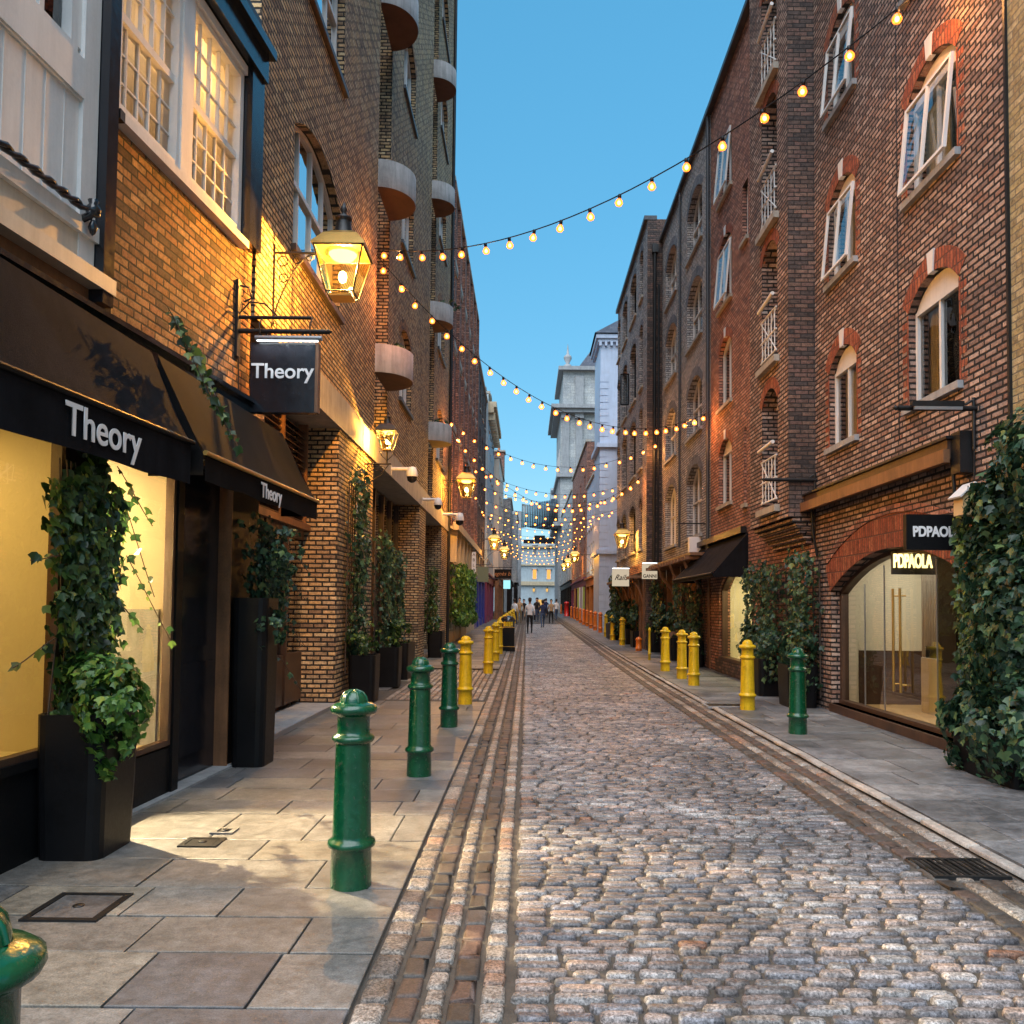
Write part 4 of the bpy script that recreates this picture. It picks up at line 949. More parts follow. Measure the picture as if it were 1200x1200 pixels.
for (a, b_) in segs: wall(W, FL, a, b_, 5.08, H2, [o for o in ops if a < o[0] < b_], m='brick_yellow', th=.3)
for (a, b_) in strips:
    W.mat('brick_yellow'); W.fbox(FL, a - .001, a, -.55, 0, 5.08, H2); W.fbox(FL, b_, b_ + .001, -.55, 0, 5.08, H2)
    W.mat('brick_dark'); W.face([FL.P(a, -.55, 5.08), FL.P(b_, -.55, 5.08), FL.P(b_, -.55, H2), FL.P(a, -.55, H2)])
# ground storey piers
W.mat('brick_yellow')
for (a, b_) in ((13.9, 17.0), (24.4, 25.9), (30.6, 33.2)): W.fbox(FL, a, b_, -.75, 0, 0, 4.55)
W.build('wall', B2)
m = MB().mat('stone'); m.fbox(FL, 12.2, 33.2, -.7, .035, 4.55, 5.08); m.build('lintel_band', B2)
m = MB().mat('brick_yellow'); m.fbox(FL, 9.50, 12.2, -.7, 0, 4.9, 5.08); m.build('wall_band', B2)
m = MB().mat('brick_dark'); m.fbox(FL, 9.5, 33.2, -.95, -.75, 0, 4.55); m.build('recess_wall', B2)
body(FL, B2, 9.5, 33.2, 0, H2, 'brick_yellow', ends=False)
m = MB().mat('brick_yellow'); m.fbox(FL, 33.0, 33.2, -1, -.003, 5.08, H2); m.fbox(FL, 9.502, 9.7, -1, -.003, 4.9, H2); m.build('end_wall', B2)
for i, (a, b_, za, zb, ri, c_) in enumerate(win2):
    if a > 12 and za > 20 : pass
    window(FL, B2, a, b_, za, zb, ri, c_, 1, transom=.52 if a < 12 else None, sill='wood_dark' if a < 12 else 'lead', arch=.24, archm='brick_stock' if i % 2 else 'brick_yellow', set_=.14, curtain=('curtain', [(0, .3)]) if i % 3 == 0 else None, mun=.05, bar=.07)
for si, (a, b_) in enumerate(strips):
    for k, z in enumerate((6.35, 10.15, 14.0, 17.9, 21.7)):
        cy = (a + b_) / 2; rr = (b_ - a) / 2 + .02; z = z + (.45 if si else 0.0)
        m = MB().mat('concrete'); seg = 20; P0 = FL.P(cy, -.02, z)
        rr2 = .68
        pr = lambda r_, zz_: [(P0.x + math.cos(aa) * r_, P0.y + math.sin(aa) * (rr if r_ > .5 else rr * .86), z + zz_) for aa in [-math.pi / 2 + math.pi * q / seg for q in range(seg + 1)]]
        rings = [pr(rr2, 0), pr(rr2, .58), pr(rr2 - .09, .58), pr(rr2 - .09, .08)]; n = seg + 1
        m.raw([p for r_ in rings for p in r_], [(j * n + q, j * n + q + 1, (j + 1) * n + q + 1, (j + 1) * n + q) for j in range(3) for q in range(seg)], True)
        bo = m.build('balcony', B2)
        s_ = MB().mat('soffit_red'); s_.raw(pr(rr2, -.002)[::1], [tuple(range(n))], False); s_.mat('concrete'); s_.raw(pr(rr2 - .09, .08), [tuple(range(n))], False); s_.build('slab', bo)
        w = MB().mat('white_paint'); w.fbox(FL, a + .1, a + .16, -.52, -.46, z + .1, z + 2.2); w.fbox(FL, b_ - .16, b_ - .1, -.52, -.46, z + .1, z + 2.2); w.fbox(FL, a + .16, b_ - .16, -.52, -.46, z + 2.14, z + 2.2); w.fbox(FL, cy - .02, cy + .02, -.52, -.46, z + .1, z + 2.14); wo = w.build('balcony_door', B2)
        g = MB().mat('window_glass'); g.fbox(FL, a + .16, b_ - .16, -.50, -.49, z + .1, z + 2.14); g.mat('blind_grey'); g.fbox(FL, a + .16, b_ - .16, -.546, -.54, z + .1, z + 2.14); g.build('pane', wo)
        if (si, k) in ((0, 1), (1, 1), (1, 0), (0, 0)):
            tt = thing('balcony_plant', {(0, 1): 'dark low plant on the second round balcony of the near column', (1, 1): 'trailing green plant on a far column balcony against the sky', (1, 0): 'small plant on the lowest far column balcony', (0, 0): 'tiny plant on the lowest near column balcony'}[(si, k)], 'plant', (P0.x + .3, cy, z + .6), 'plants on the round balconies')
            foliage(tt, [((P0.x + .35, cy, z + .62), (.25, .4, .16), 1)] + ([((P0.x + .72, cy + .2, z + .72), (.25, .2, .2), .5)] if si == 1 and k == 1 else []), 160, .09, simple=True)
            s2 = MB().mat('bark'); s2.tube([(P0.x + .3, cy, z + .1), (P0.x + .4, cy, z + .7)], .015, 4); s2.build('stem', tt)
# louvred doorway recess next to the corner shop
m = MB().mat('wood_dark'); F0 = FL
for y0_l, y1_l in ((9.6, 10.9), (10.98, 12.3), (12.38, 13.6)):
    for k in range(16):
        z = 3.0 + k * .095; m.hexa([F0.P(y0_l, -.55, z), F0.P(y0_l, -.48, z - .03), F0.P(y1_l, -.48, z - .03), F0.P(y1_l, -.55, z), F0.P(y0_l, -.55, z + .015), F0.P(y0_l, -.48, z - .015), F0.P(y1_l, -.48, z - .015), F0.P(y1_l, -.55, z + .015)])
m.build('louvre', B2)
m = MB().mat('wood_warm')
for yy in (9.52, 10.92, 12.32, 13.62): m.fbox(FL, yy, yy + .06, -.6, -.45, 2.95, 4.55)
m.fbox(FL, 9.5, 13.9, -.6, -.44, 2.85, 2.95); m.build('louvre_frame', B2)
m = MB().mat('wood_dark')
for k in range(4):
    a = 9.62 + k * 1.06; m.fbox(FL, a, a + .08, -.62, -.5, .15, 2.85); m.fbox(FL, a + .08, a + 1.0, -.62, -.52, .15, .9); m.fbox(FL, a + .08, a + 1.0, -.62, -.52, 2.7, 2.85)
dw = m.build('entrance_door', B2)
g = MB().mat('window_glass'); g.fbox(FL, 9.6, 13.85, -.58, -.57, .9, 2.7); g.build('pane', dw)
m = MB().mat('stone_grey'); m.fbox(FL, 9.5, 13.88, -.6, .04, 0, .07); m.build('step', B2)
m = MB().mat('steel_grey'); m.fbox(FL, 9.5, 13.88, .041, .06, .0, .075); m.build('step_nosing', B2)
# glazed dark infill behind the far piers
for (a, b_) in ((17.0, 24.4), (25.9, 30.6)):
    m = MB().mat('wood_dark'); n_ = int((b_ - a) / 1.2)
    for k in range(n_ + 1): yy = a + (b_ - a) * k / n_; m.fbox(FL, yy - .05, yy + .05, -.72, -.6, 0, 4.5)
    m.fbox(FL, a, b_, -.7, -.62, 2.7, 2.8); dw = m.build('dark_shopfront', B2); g = MB().mat('window_glass'); g.fbox(FL, a, b_, -.68, -.67, 0, 4.5); g.build('pane', dw)
# niche beside the lantern
m = MB().mat('stone'); archband(m, FL, 15.5, 16.1, 3.6, .3, .10, -.02, .03); m.fbox(FL, 15.4, 16.2, .0, .05, 2.86, 2.92); m.mat('interior_dark'); m.prism([(15.5, 2.92), (16.1, 2.92)] + arch_pts(15.5, 16.1, 3.6, .3)[::-1], lambda p: FL.P(p[0], .001, p[1]), lambda p: FL.P(p[0], .006, p[1])); m.build('niche', B2)
m = MB().mat('black_iron'); m.tube([FL.P(33.0, .06, .1), FL.P(33.0, .06, H2)], .06, 8); m.build('drainpipe', B2)

# cameras
def dome_cam(F, y, z, s, label):
    t = thing('security_camera', label, 'security camera', F.P(y, 0, z), 'dome cameras under the stone band'); m = MB().mat('white_paint')
    m.fbox(F, y - .05 * s, y + .05 * s, 0, .04, z - .02, z + .16 * s); m.tube([F.P(y, .03, z + .10 * s), F.P(y, .38 * s, z + .10 * s)], .035 * s, 8); c = F.P(y, .40 * s, z)
    m.lathe([(.001, .15 * s), (.07 * s, .13 * s), (.10 * s, .04 * s), (.105 * s, -.02 * s), (.10 * s, -.04 * s)], c, 14); m.build('housing', t)
    m = MB().mat('black_gloss'); m.lathe([(.095 * s, -.04 * s), (.08 * s, -.11 * s), (.04 * s, -.14 * s), (.001, -.15 * s)], c, 14); m.build('dome', t)
yc, zc_ = FL.hit(462, 556, .1); dome_cam(FL, yc, zc_, 1.25, 'white dome camera on an arm by the number 30 lantern')
yc, zc_ = FL.hit(498, 590, .1); dome_cam(FL, yc, zc_, 1.2, 'second dome camera farther along the stone band')
yc, zc_ = FL.hit(521, 608, .1); dome_cam(FL, yc, zc_, 1.6, 'dome camera at the end of the brick building')

# lanterns on the left
P_ = AT(401, 352, 10.15)
side_lantern(FL, 10.15, P_[0] + 3.1, P_[1] + .06, .86, 'large glowing street lantern on a scrolled iron bracket above the hanging sign', 240)
yn, zn = 16.1, FL.hit(447, 517, .45)[1]
t = thing('number_lantern', 'small lit lantern marked 30 standing on an iron bracket', 'lantern', FL.P(yn, 0, zn)); c = FL.P(yn, .42, zn); lantern_head(t, c, .56)
textmesh('30', .24, 'number', t, 'letter_black', (c.x, c.y - .175, c.z + .2), (R(96), 0, 0), .002)
m = MB().mat('black_iron'); m.tube([c, c - Vector((0, 0, .28))], .02, 6); m.tube([FL.P(yn, 0, zn - .28), FL.P(yn, .5, zn - .28)], .016, 5); m.tube([FL.P(yn, 0, zn - .28), FL.P(yn, 0, zn - .75)], .016, 5)
for k in range(3):
    m.tube([FL.P(yn, .1 + k * .12 + .05 * math.cos(a_ * .6), zn - .37 + .05 * math.sin(a_ * .6)) for a_ in range(11)], .008, 4)
for k in (-1, 1): m.tube([c - Vector((0, 0, .22)), c + Vector((k * .1, 0, -.12)), c + Vector((k * .14, 0, -.04))], .01, 4)
m.tube([FL.P(yn, .0, zn - .7), FL.P(yn, .3, zn - .5), FL.P(yn, .45, zn - .3)], .01, 5); m.build('bracket', t)
plight('lamp_light', c + Vector((0, 0, .24)), 130, (1.0, .52, .14), .02, t)
for (px, py, d, s, lb, pw) in ((546.5, 583, 30.9, 1.0, 'glowing lantern on a side arm at the end of the brick building', 170), (579, 644, 50, 1.0, 'smaller looking lantern beyond, against the red brick front', 60), (591, 655, 60, 1.0, 'faint lantern farthest along the left side', 50)):
    X_, Z_ = AT(px, py, d); side_lantern(FL, d, X_ + 3.1, Z_ + .02, s, lb, pw)

# ivy and planters, left
xp, yp = -2.83, 5.75
def tall_planter(x, y, w, d, h, lb): return planter(x, y, w, d, h, lb)
planter(-2.90, 5.72, .44, .56, .92, 'big rounded black planter below the ivy between the display windows')
t = thing('ivy', 'thick ivy column between the two lit display windows spilling over its planter', 'climbing plant', (-3.0, 5.8, .9), 'ivy columns along the shopfronts')
ivy_sheet(t, FS, 5.42, 6.18, .0, .20, .9, 2.74, 2400, .08, edge=.16)
m = MB().mat('ivy_leaf'); ms = MB().mat('bark')
o = foliage(t, [((-2.86, 5.72, 1.10), (.24, .36, .24), 1.6), ((-2.66, 5.55, .96), (.20, .24, .30), 1.6), ((-2.66, 5.6, .72), (.14, .2, .22), .9)], 1900, .06, 'ivy_leaf_bright', name='foliage')
for (ya, za, yb, zb_, nn, k) in ((5.5, 1.95, 5.05, 1.95, .12, 5), (5.5, 1.42, 4.95, 1.32, .1, 3), (6.2, 2.5, 6.62, 1.75, .12, 8), (6.25, 2.0, 6.9, 1.35, .16, 8), (6.2, 2.65, 6.6, 2.3, .1, 6), (6.2, 1.7, 6.5, 1.5, .1, 5)):
    trail(m, ms, FS.P(ya, nn, za), FS.P(yb, nn + .08, zb_), .05, k, .07)
for k in range(8): ms.tube([FS.P(5.5 + k * .1, .06, .85), FS.P(5.52 + k * .1 + ru(-.1, .1), .08, 1.7), FS.P(5.5 + k * .1 + ru(-.1, .1), .05, 2.6)], .006, 4)
m.build('trailing_shoots', t); ms.build('stem', t)
t = thing('ivy', 'wisps of ivy hanging over the joint between the two black awnings', 'climbing plant', FT.P(7.0, .2, 4.0), 'ivy columns along the shopfronts')
m = MB().mat('ivy_leaf'); ms = MB().mat('bark')
for k in range(7): trail(m, ms, FS.P(6.6 + k * .08, .25, 3.98 - k * .03), FS.P(6.95 + k * .05, .48 + k * .02, 3.35 - k * .06), .03, 13, .08)
m.build('trailing_shoots', t); ms.build('stem', t)
planter(-2.80, 8.85, .36, .5, 1.7, 'tall narrow black planter box beside the black shop door')
t = thing('ivy', 'ivy rising from the tall box beside the entrance steps', 'climbing plant', (-2.8, 9.0, 1.7), 'ivy columns along the shopfronts')
ivy_sheet(t, FS, 8.72, 9.5, .02, .34, 1.3, 2.62, 1500, .075, 'ivy_leaf_cool'); foliage(t, [((-2.66, 8.8, 1.35), (.2, .25, .3), 1), ((-2.55, 8.9, 2.2), (.22, .3, .25), 1)], 600, .06, 'ivy_leaf_cool')
m = MB().mat('ivy_leaf_cool'); ms = MB().mat('bark')
for (za, n_) in ((2.4, .5), (2.1, .42), (1.6, .4), (1.1, .35)): trail(m, ms, FS.P(9.3, .3, za), FS.P(9.6, .3 + n_ * .5, za - .35), .06, 6, .06)
ms.tube([FS.P(9.0, .2, .8), FS.P(9.0, .2, 2.5)], .012, 4)
m.build('trailing_shoots', t); ms.build('stem', t)
IV = [(14.25, 15.0, .02, .34, .0, 4.05, 'slim ivy column on the corner of the yellow lit brick pier', 1500, .085),
      (17.05, 17.75, -.1, .32, 0, 3.25, 'ivy column on the far edge of the lantern pier', 900, .09),
      (18.6, 20.2, -.3, .28, 0, 3.0, 'broad dark ivy between the first two brick piers', 1500, .09),
      (25.95, 27.2, -.2, .30, 0, 2.9, 'ivy column beyond the second recessed pier', 900, .11),
      (33.4, 42.5, -.2, .62, 0, 3.3, 'big lush ivy hedge covering the red brick shopfront', 5200, .14)]
for (a, b_, n0, n1, z0, z1, lb, cnt, sz) in IV:
    g0 = gz((a + b_) / 2)
    t = thing('ivy', lb, 'climbing plant', FL.P((a + b_) / 2, 0, g0), 'ivy columns along the shopfronts')
    ivy_sheet(t, FL, a, b_, n0, n1, .75 + g0, z1 + g0, cnt, sz, 'ivy_leaf_cool' if a < 25 else 'ivy_leaf_bright' if a > 30 else 'ivy_leaf', edge=.12, simple=a > 24)
    foliage(t, [(FL.P((a + b_) / 2, n1 * .8, 1.0 + g0), (.28, (b_ - a) * .55, .38), 1)], cnt // 3, sz * .8, 'ivy_leaf_bright' if a > 30 else 'ivy_leaf', simple=a > 24)
    m = MB().mat('bark'); 
    for k in range(4): m.tube([FL.P(a + (b_ - a) * (k + .5) / 4, .05 + max(n0, 0), g0 + .5), FL.P(a + (b_ - a) * (k + .5) / 4 + ru(-.1, .1), .06 + max(n0, 0), z1 - .3 + g0)], .015, 4)
    m.build('stem', t)
    if a < 30: planter(-3.1 + max(.28, n1), (a + b_) / 2, .46, max(.5, (b_ - a) * .8), .8, {14: 'black planter at the foot of the yellow lit brick pier', 17: 'black planter at the far side of the lantern pier', 18: 'long black planter between the brick piers', 25: 'small black planter beyond the second recessed pier'}[int(a)])
m = None

# ---- red brick building and the ones beyond
def simple_block(name, label, F, y0, y1, z1, m, winrows, wcols, ww, wh, sillz, roofz=None, cop='stone', frame='white_paint', grnd=None, rise=.0, archm=None, lit=(), shopm='black_paint', pil=None, deep=8, key=False, setb=.1, gh=3.6, trim='stone'):
    g0 = gz((y0 + y1) / 2); t = thing(name, label, 'building', F.P((y0 + y1) / 2, 0, g0)); ops = []
    step = (y1 - y0) / wcols
    for r_ in range(winrows[0]):
        for c in range(wcols):
            yc = y0 + step * (c + .5); z = sillz + r_ * winrows[1]
            if z + wh < z1 - .3: ops.append((yc - ww / 2, yc + ww / 2, z, z + wh, rise))
    W = MB(); wall(W, F, y0, y1, gh + g0, z1, ops, m=m, th=.28); W.build('wall', t)
    body(F, t, y0, y1, gh + g0 - .3, z1, m, deep=deep); coping(F, t, y0, y1, z1, cop, .18, .12)
    for i, (a, b_, za, zb, ri) in enumerate(ops): window(F, t, a, b_, za, zb, ri, 2, 2, fm=frame, sill=trim, arch=.16 if archm else None, archm=archm or 'brick_arch', set_=setb, lit='lit_window' if i in lit else None, bar=.08, mun=.05, curtain=('curtain', [(0, .25), (.78, 1)]) if i % 2 else None)
    # ground storey: piers, glazed bays, fascia
    s_ = MB().mat(shopm); nb = max(2, int((y1 - y0) / 3.2)); bw = (y1 - y0) / nb
    s_.fbox(F, y0, y1, -.3, .06, g0 + gh - .62, g0 + gh - .12); s_.fbox(F, y0, y1, -.3, .22, g0 + gh - .12, g0 + gh)
    for k in range(nb + 1):
        yy = y0 + bw * k; s_.fbox(F, max(y0, yy - .18), min(y1, yy + .18), -.3, .05, g0 - .5, g0 + gh - .62)
    for k in range(nb):
        a, b_ = y0 + bw * k + .18, y0 + bw * (k + 1) - .18; s_.fbox(F, a, b_, -.25, -.02, g0 - .5, g0 + .5); s_.fbox(F, (a + b_) / 2 - .03, (a + b_) / 2 + .03, -.18, -.10, g0 + .5, g0 + gh - .62)
    s_.build('shopfront', t)
    gl = MB().mat('shop_glass'); gl.fbox(F, y0 + .1, y1 - .1, -.15, -.14, g0 + .5, g0 + gh - .62); gl.build('shop_window', t)
    it = MB()
    for k in range(nb):
        it.mat('lit_shop' if (k + (grnd or 0)) % 3 == 0 else 'interior_dark'); it.fbox(F, y0 + bw * k, y0 + bw * (k + 1) - .01, -.95, -.9, g0 - .5, g0 + gh)
    it.build('shop_interior', t)
    if pil:
        p_ = MB().mat(pil)
        for k in range(wcols + 1): yy = y0 + step * k; p_.fbox(F, max(y0 + .02, yy - .22), min(y1 - .02, yy + .22), 0, .14, gh + g0 + .1, z1 - .01)
        p_.build('pilaster', t)
    return t
B3 = simple_block('red_brick_building', 'tall red brick building with long vertical pilasters next to the balconies', FL, 33.25, 50, 18.6, 'brick_red', (4, 3.4), 6, 1.3, 2.2, 5.3, rise=.0, pil='brick_red', shopm='stucco', grnd=1, gh=4.6)
m = MB().mat('stucco'); g0 = gz(41)
for k in range(9): m.fbox(FL, 33.6 + k * 2, 33.9 + k * 2, .0, .32, g0 + 3.2, g0 + 4.45)
m.fbox(FL, 33.25, 50, .2, .42, g0 + 4.45, g0 + 4.75); m.build('cornice', B3)
for k in range(3): 
    m = MB().mat('stone'); m.fbox(FL, 33.25, 50, 0, .06, 8.9 + 3.4 * k, 9.15 + 3.4 * k); m.build('string_course', B3)
simple_block('brown_brick_building', 'narrow dark brown brick building with a white downpipe past the red one', FL, 50.05, 62, 16.6, 'brick_dark', (4, 3.1), 4, 1.2, 1.9, 5.0, grnd=2, shopm='royal_blue_paint')
B5 = simple_block('stucco_building', 'grey stucco building with projecting top cornice on the left', Fr(-2.95, 1), 62.05, 74, 17.3, 'stucco_blue', (4, 3.2), 4, 1.2, 2.0, 5.2, grnd=0, shopm='plum_paint')
m = MB().mat('stucco'); F5 = Fr(-2.95, 1); m.fbox(F5, 62.05, 74, 0, .6, 16.3, 16.7); m.fbox(F5, 62.05, 74, 0, .4, 15.9, 16.3)
for k in range(12): m.fbox(F5, 62.3 + k, 62.5 + k, 0, .5, 15.4, 15.9)
m.build('cornice', B5)
def chimney(t, x, y, z, n=3, m='brick_red', w=1.2, h=2.2):
    c = MB().mat(m); c.box((x - w * .35, y - w * .6, z), (x + w * .35, y + w * .6, z + h)); c.mat('stone'); c.box((x - w * .42, y - w * .68, z + h), (x + w * .42, y + w * .68, z + h + .15)); c.mat('terracotta')
    for k in range(n): c.lathe([(.13, 0), (.15, .1), (.12, .15), (.11, .6), (.14, .65)], (x, y - w * .4 + k * w * .8 / max(1, n - 1), z + h + .15), 8)
    c.build('chimney', t)
FX = Fr(-2.5, 1); B6 = simple_block('pale_terrace_building', 'pale painted building on the left with red brick chimney stack', FX, 74.05, 88, 14.6, 'cream_paint', (3, 3.1), 4, 1.2, 1.9, 5.2, grnd=1, shopm='wood_warm')
chimney(B6, -2.95, 86, 14.6, 4, 'brick_red', 1.6, 2.6); chimney(B5, -3.6, 70, 17.4, 3, 'brick_dark', 1.3, 1.5)
FX = Fr(-1.75, 1); simple_block('grey_terrace_building', 'dark grey narrow building near the end of the street on the left', FX, 88.05, 99, 12.8, 'brick_grey', (3, 3.0), 3, 1.1, 1.8, 5.2, grnd=2)
FX = Fr(-1.2, 1); simple_block('stone_corner_building', 'pale stone corner block carrying the left end of the footbridge', FX, 99.05, 110, 12.4, 'ashlar', (3, 3.0), 3, 1.1, 1.8, 5.2, grnd=2)
m = None
# projecting signs of the left side
def hang_sign(F, y, n0, w, zc, h, mat, label, text=None, tm='letter_black', ts=.2, shear=0, sx=1.0, lit=None, bold=0, dy=0, th=.05, bar=True, space=1.0):
    p = F.P(y, n0, zc); s = F.side; q = F.P(y, n0 + w, zc)
    t = thing('hanging_sign', label, 'sign', p, None); m = MB().mat(mat); m.box((p.x, y - th, zc - h / 2), (q.x, y + th, zc + h / 2)); m.build('board', t)
    if bar:
        m = MB().mat('black_iron'); m.tube([F.P(y, 0, zc + h / 2 + .1), F.P(y, n0 + w + .05, zc + h / 2 + .1)], .02, 6)
        for k in (.15, .85): m.tube([F.P(y, n0 + w * k, zc + h / 2), F.P(y, n0 + w * k, zc + h / 2 + .1)], .01, 4)
        m.build('bracket', t)
    if text: textmesh(text, ts, 'lettering', t, tm, ((p.x + q.x) / 2, y - th - .006, zc + dy), (R(90), 0, 0), .003, sx=sx, shear=shear, bold=bold, space=space)
    return t
def by_px(px0, px1, py0, py1, y):
    x0, z1 = AT(px0, py0, y); x1, z0 = AT(px1, py1, y); return x0, x1, z0, z1
x0, x1, z0, z1 = by_px(559.5, 572.5, 664, 682, 44); hang_sign(FL, 44, x0 + 3.1, x1 - x0, (z0 + z1) / 2, z1 - z0, 'sage_board', 'square sage green hanging sign on the left', None)
m = MB().mat('letter_black'); 
x0, x1, z0, z1 = by_px(579.5, 599, 667, 678, 47); hang_sign(FL, 47, x0 + 3.1, x1 - x0, (z0 + z1) / 2, z1 - z0, 'black_paint', 'wide black hanging sign with faint copper script beyond the green one', 'agnès b.', 'letter_copper', .3, shear=.3)
x0, x1, z0, z1 = by_px(553, 557.5, 647, 672, 42); hang_sign(FL, 42, x0 + 3.1, x1 - x0, (z0 + z1) / 2, z1 - z0, 'letter_white', 'narrow upright white sign beside the ivy hedge', None)
t_s = [o for o in C.objects if o.get('label', '').startswith('narrow upright white')][0]
for k, ch in enumerate('ABLE'): textmesh(ch, .2, 'lettering', t_s, 'letter_black', ((x0 + x1) / 2, 42 - .057, z1 - (z1 - z0) * (k + .5) / 4), (R(90), 0, 0), .003)
x0, x1, z0, z1 = by_px(590, 598, 680, 690, 55); 
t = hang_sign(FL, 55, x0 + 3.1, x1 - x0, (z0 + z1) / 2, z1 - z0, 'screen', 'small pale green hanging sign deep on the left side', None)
# ================================================================== RIGHT SIDE
FR = Fr(4.9, -1)
H = 15.1
# ---- nearest yellowish brick building, only a strip of it shows
y_a = FR.Y(1183, 0, 300)
B0 = thing('buff_brick_building', 'pale buff brick building at the right edge of the photo', 'building', (4.9, 6, 0))
W = MB(); wall(W, FR, 2.0, y_a, 0, H, [(6.9, 8.1, 5.3, 7.4, .25), (6.9, 8.1, 8.6, 10.6, .25)], m='brick_buff'); W.build('wall', B0); body(FR, B0, 2.0, y_a, 0, H, 'brick_buff', ends=False)
for z in (5.3, 8.6): window(FR, B0, 6.9, 8.1, z, z + 2.05, .25, 2, 1, arch=.2, tym=True)
m = MB().mat('black_iron'); m.fbox(FR, y_a - .02, y_a + .02, 0, .03, 0, H); m.build('joint_pipe', B0)

# ---- brown brick building with white tilted casements
B1R = thing('brown_brick_building', 'dark brown brick building on the right with red arched windows above the arched jewellery shop', 'building', (4.9, 12, 0))
wa = (FR.Y(1124, 0, 380), FR.Y(1065, 0, 400)); wb = (FR.Y(1004, 0, 460), FR.Y(972, 0, 470))
ARW = []
def zof(px, py): return FR.hit(px, py)[1]
z1s, z2s = zof(1125, 447), zof(1125, 172)
rowsz = [(z1s, 1.50), (z2s, 1.50), (z2s + 2.72, 1.5), (z2s + 5.42, 1.5)]
for i, (z, h) in enumerate(rowsz):
    for j, (a, b_) in enumerate((wa, wb)): ARW.append((a, b_, z, z + h + .02, .30, i, j))
sa, sb = 9.25, 13.75; SZ = .16; ST = zof(1050, 641)
shop = (sa, sb, SZ, ST, .55)
W = MB(); wall(W, FR, y_a, 14.45, 0, H, [o[:5] for o in ARW] + [shop], m='brick_brown', th=.28)
W.build('wall', B1R); body(FR, B1R, y_a, 14.45, 3.3, H, 'brick_brown', ends=False); coping(FR, B1R, y_a, 14.45, H, 'lead', .12, .15)
for (a, b_, za, zb, ri, i, j) in ARW:
    window(FR, B1R, a, b_, za, zb, ri, 2, 1, sill='stone_grey', arch=.24, key=.26, tym=True, set_=.10, bar=.055, mun=.05,
           curtain=('curtain', [(.0, .22), (.75, 1)]) if (i, j) == (0, 0) else ('curtain', [(.55, 1)]) if j == 1 else ('white_paint', [(.5, 1)]) if i >= 1 else None, sash=(R(5.5), 1) if i >= 1 and not (i == 3) else None, gm='window_glass')
    for yy, s_ in ((a, -1), (b_, 1)):
        q = MB().mat('brick_arch'); yq = yy + s_ * .003; po = [(yq, za)]
        for k in range(int((zb - ri - za) / .15)):
            for (L, z_) in ((.17, za + k * .15), (.17, za + k * .15 + .075), (.04, za + k * .15 + .075), (.04, za + k * .15 + .15)): po.append((yq + s_ * L, z_))
        po.append((yq, po[-1][1])); q.prism(po, lambda p: FR.P(p[0], -.01, p[1]), lambda p: FR.P(p[0], .004, p[1])); q.build('brick_jamb', B1R)
m = MB().mat('brick_arch'); archband(m, FR, sa, sb, ST + .003, .55, .46, -.05, .012, 16); m.build('rubbed_arch', B1R)
m = MB().mat('brick_red'); archband(m, FR, sa - .1, sb + .1, ST + .468, .57, .11, -.02, .028, 16); m.build('arch_moulding', B1R)
# shop behind the arch
m = MB().mat('wood_dark')
for p, q in zip(arch_pts(sa, sb, ST, .55, 14)[:-1], arch_pts(sa, sb, ST, .55, 14)[1:]):
    m.hexa([FR.P(p[0], -.26, p[1] - .07), FR.P(q[0], -.26, q[1] - .07), FR.P(q[0], -.26, q[1]), FR.P(p[0], -.26, p[1]), FR.P(p[0], -.14, p[1] - .07), FR.P(q[0], -.14, q[1] - .07), FR.P(q[0], -.14, q[1]), FR.P(p[0], -.14, p[1])])
m.fbox(FR, sb - .07, sb, -.26, -.14, SZ, ST - .55); m.fbox(FR, sa, sa + .07, -.26, -.14, SZ, ST - .55)
m.fbox(FR, sa, sb, -.26, .04, 0, SZ); m.fbox(FR, sa, sb, -.26, -.12, SZ, SZ + .06)
m.build('shop_frame', B1R)
m = MB().mat('steel_grey')
for k in (.8, 1.45, 2.9, 3.7): m = MB().mat('steel_grey'); m.fbox(FR, sb - k * 1.08 - .006, sb - k * 1.08 + .006, -.215, -.195, SZ + .06, ST - .2 - .25 * (k == .8)); m.build('glass_joint', B1R)
g = MB().mat('shop_glass'); A = arch_pts(sa, sb, ST, .55, 14)
g.face([FR.P(sa, -.2, SZ)] + [FR.P(p[0], -.2, p[1]) for p in A] + [FR.P(sb, -.2, SZ)]); g.build('shop_window', B1R)
m = MB().mat('brass')
for yy in (sb - 2.05, sb - 2.27):
    m.tube([FR.P(yy, -.12, .55), FR.P(yy, -.12, 1.95)], .018, 6); m.tube([FR.P(yy, -.2, .65), FR.P(yy, -.12, .65)], .012, 5); m.tube([FR.P(yy, -.2, 1.85), FR.P(yy, -.12, 1.85)], .012, 5)
m.build('door_handle', B1R)
rm = MB().mat('interior_cream'); dn = 2.6
rm.fbox(FR, sa - .2, sb + .2, -dn - .05, -dn, 0, 2.9); rm.fbox(FR, sa - .2, sb + .2, -dn, -.3, 2.75, 2.8)
rm.fbox(FR, sb + .15, sb + .2, -dn, -.29, 0, 2.8); rm.fbox(FR, sa - .2, sa - .15, -dn, -.29, 0, 2.8)
rm.mat('wood_pale'); rm.fbox(FR, sa - .15, sb + .15, -dn, -.29, .1, .13); rm.mat('stone'); rm.fbox(FR, sa + .5, sa + 1.3, -1.6, -1.0, .13, 1.05)
rm.mat('curtain'); 
for k in range(18): rm.fbox(FR, sb - .75 - k * .04, sb - .73 - k * .04, -1.15 - .03 * (k % 2), -1.12 - .03 * (k % 2), .13, 2.7)
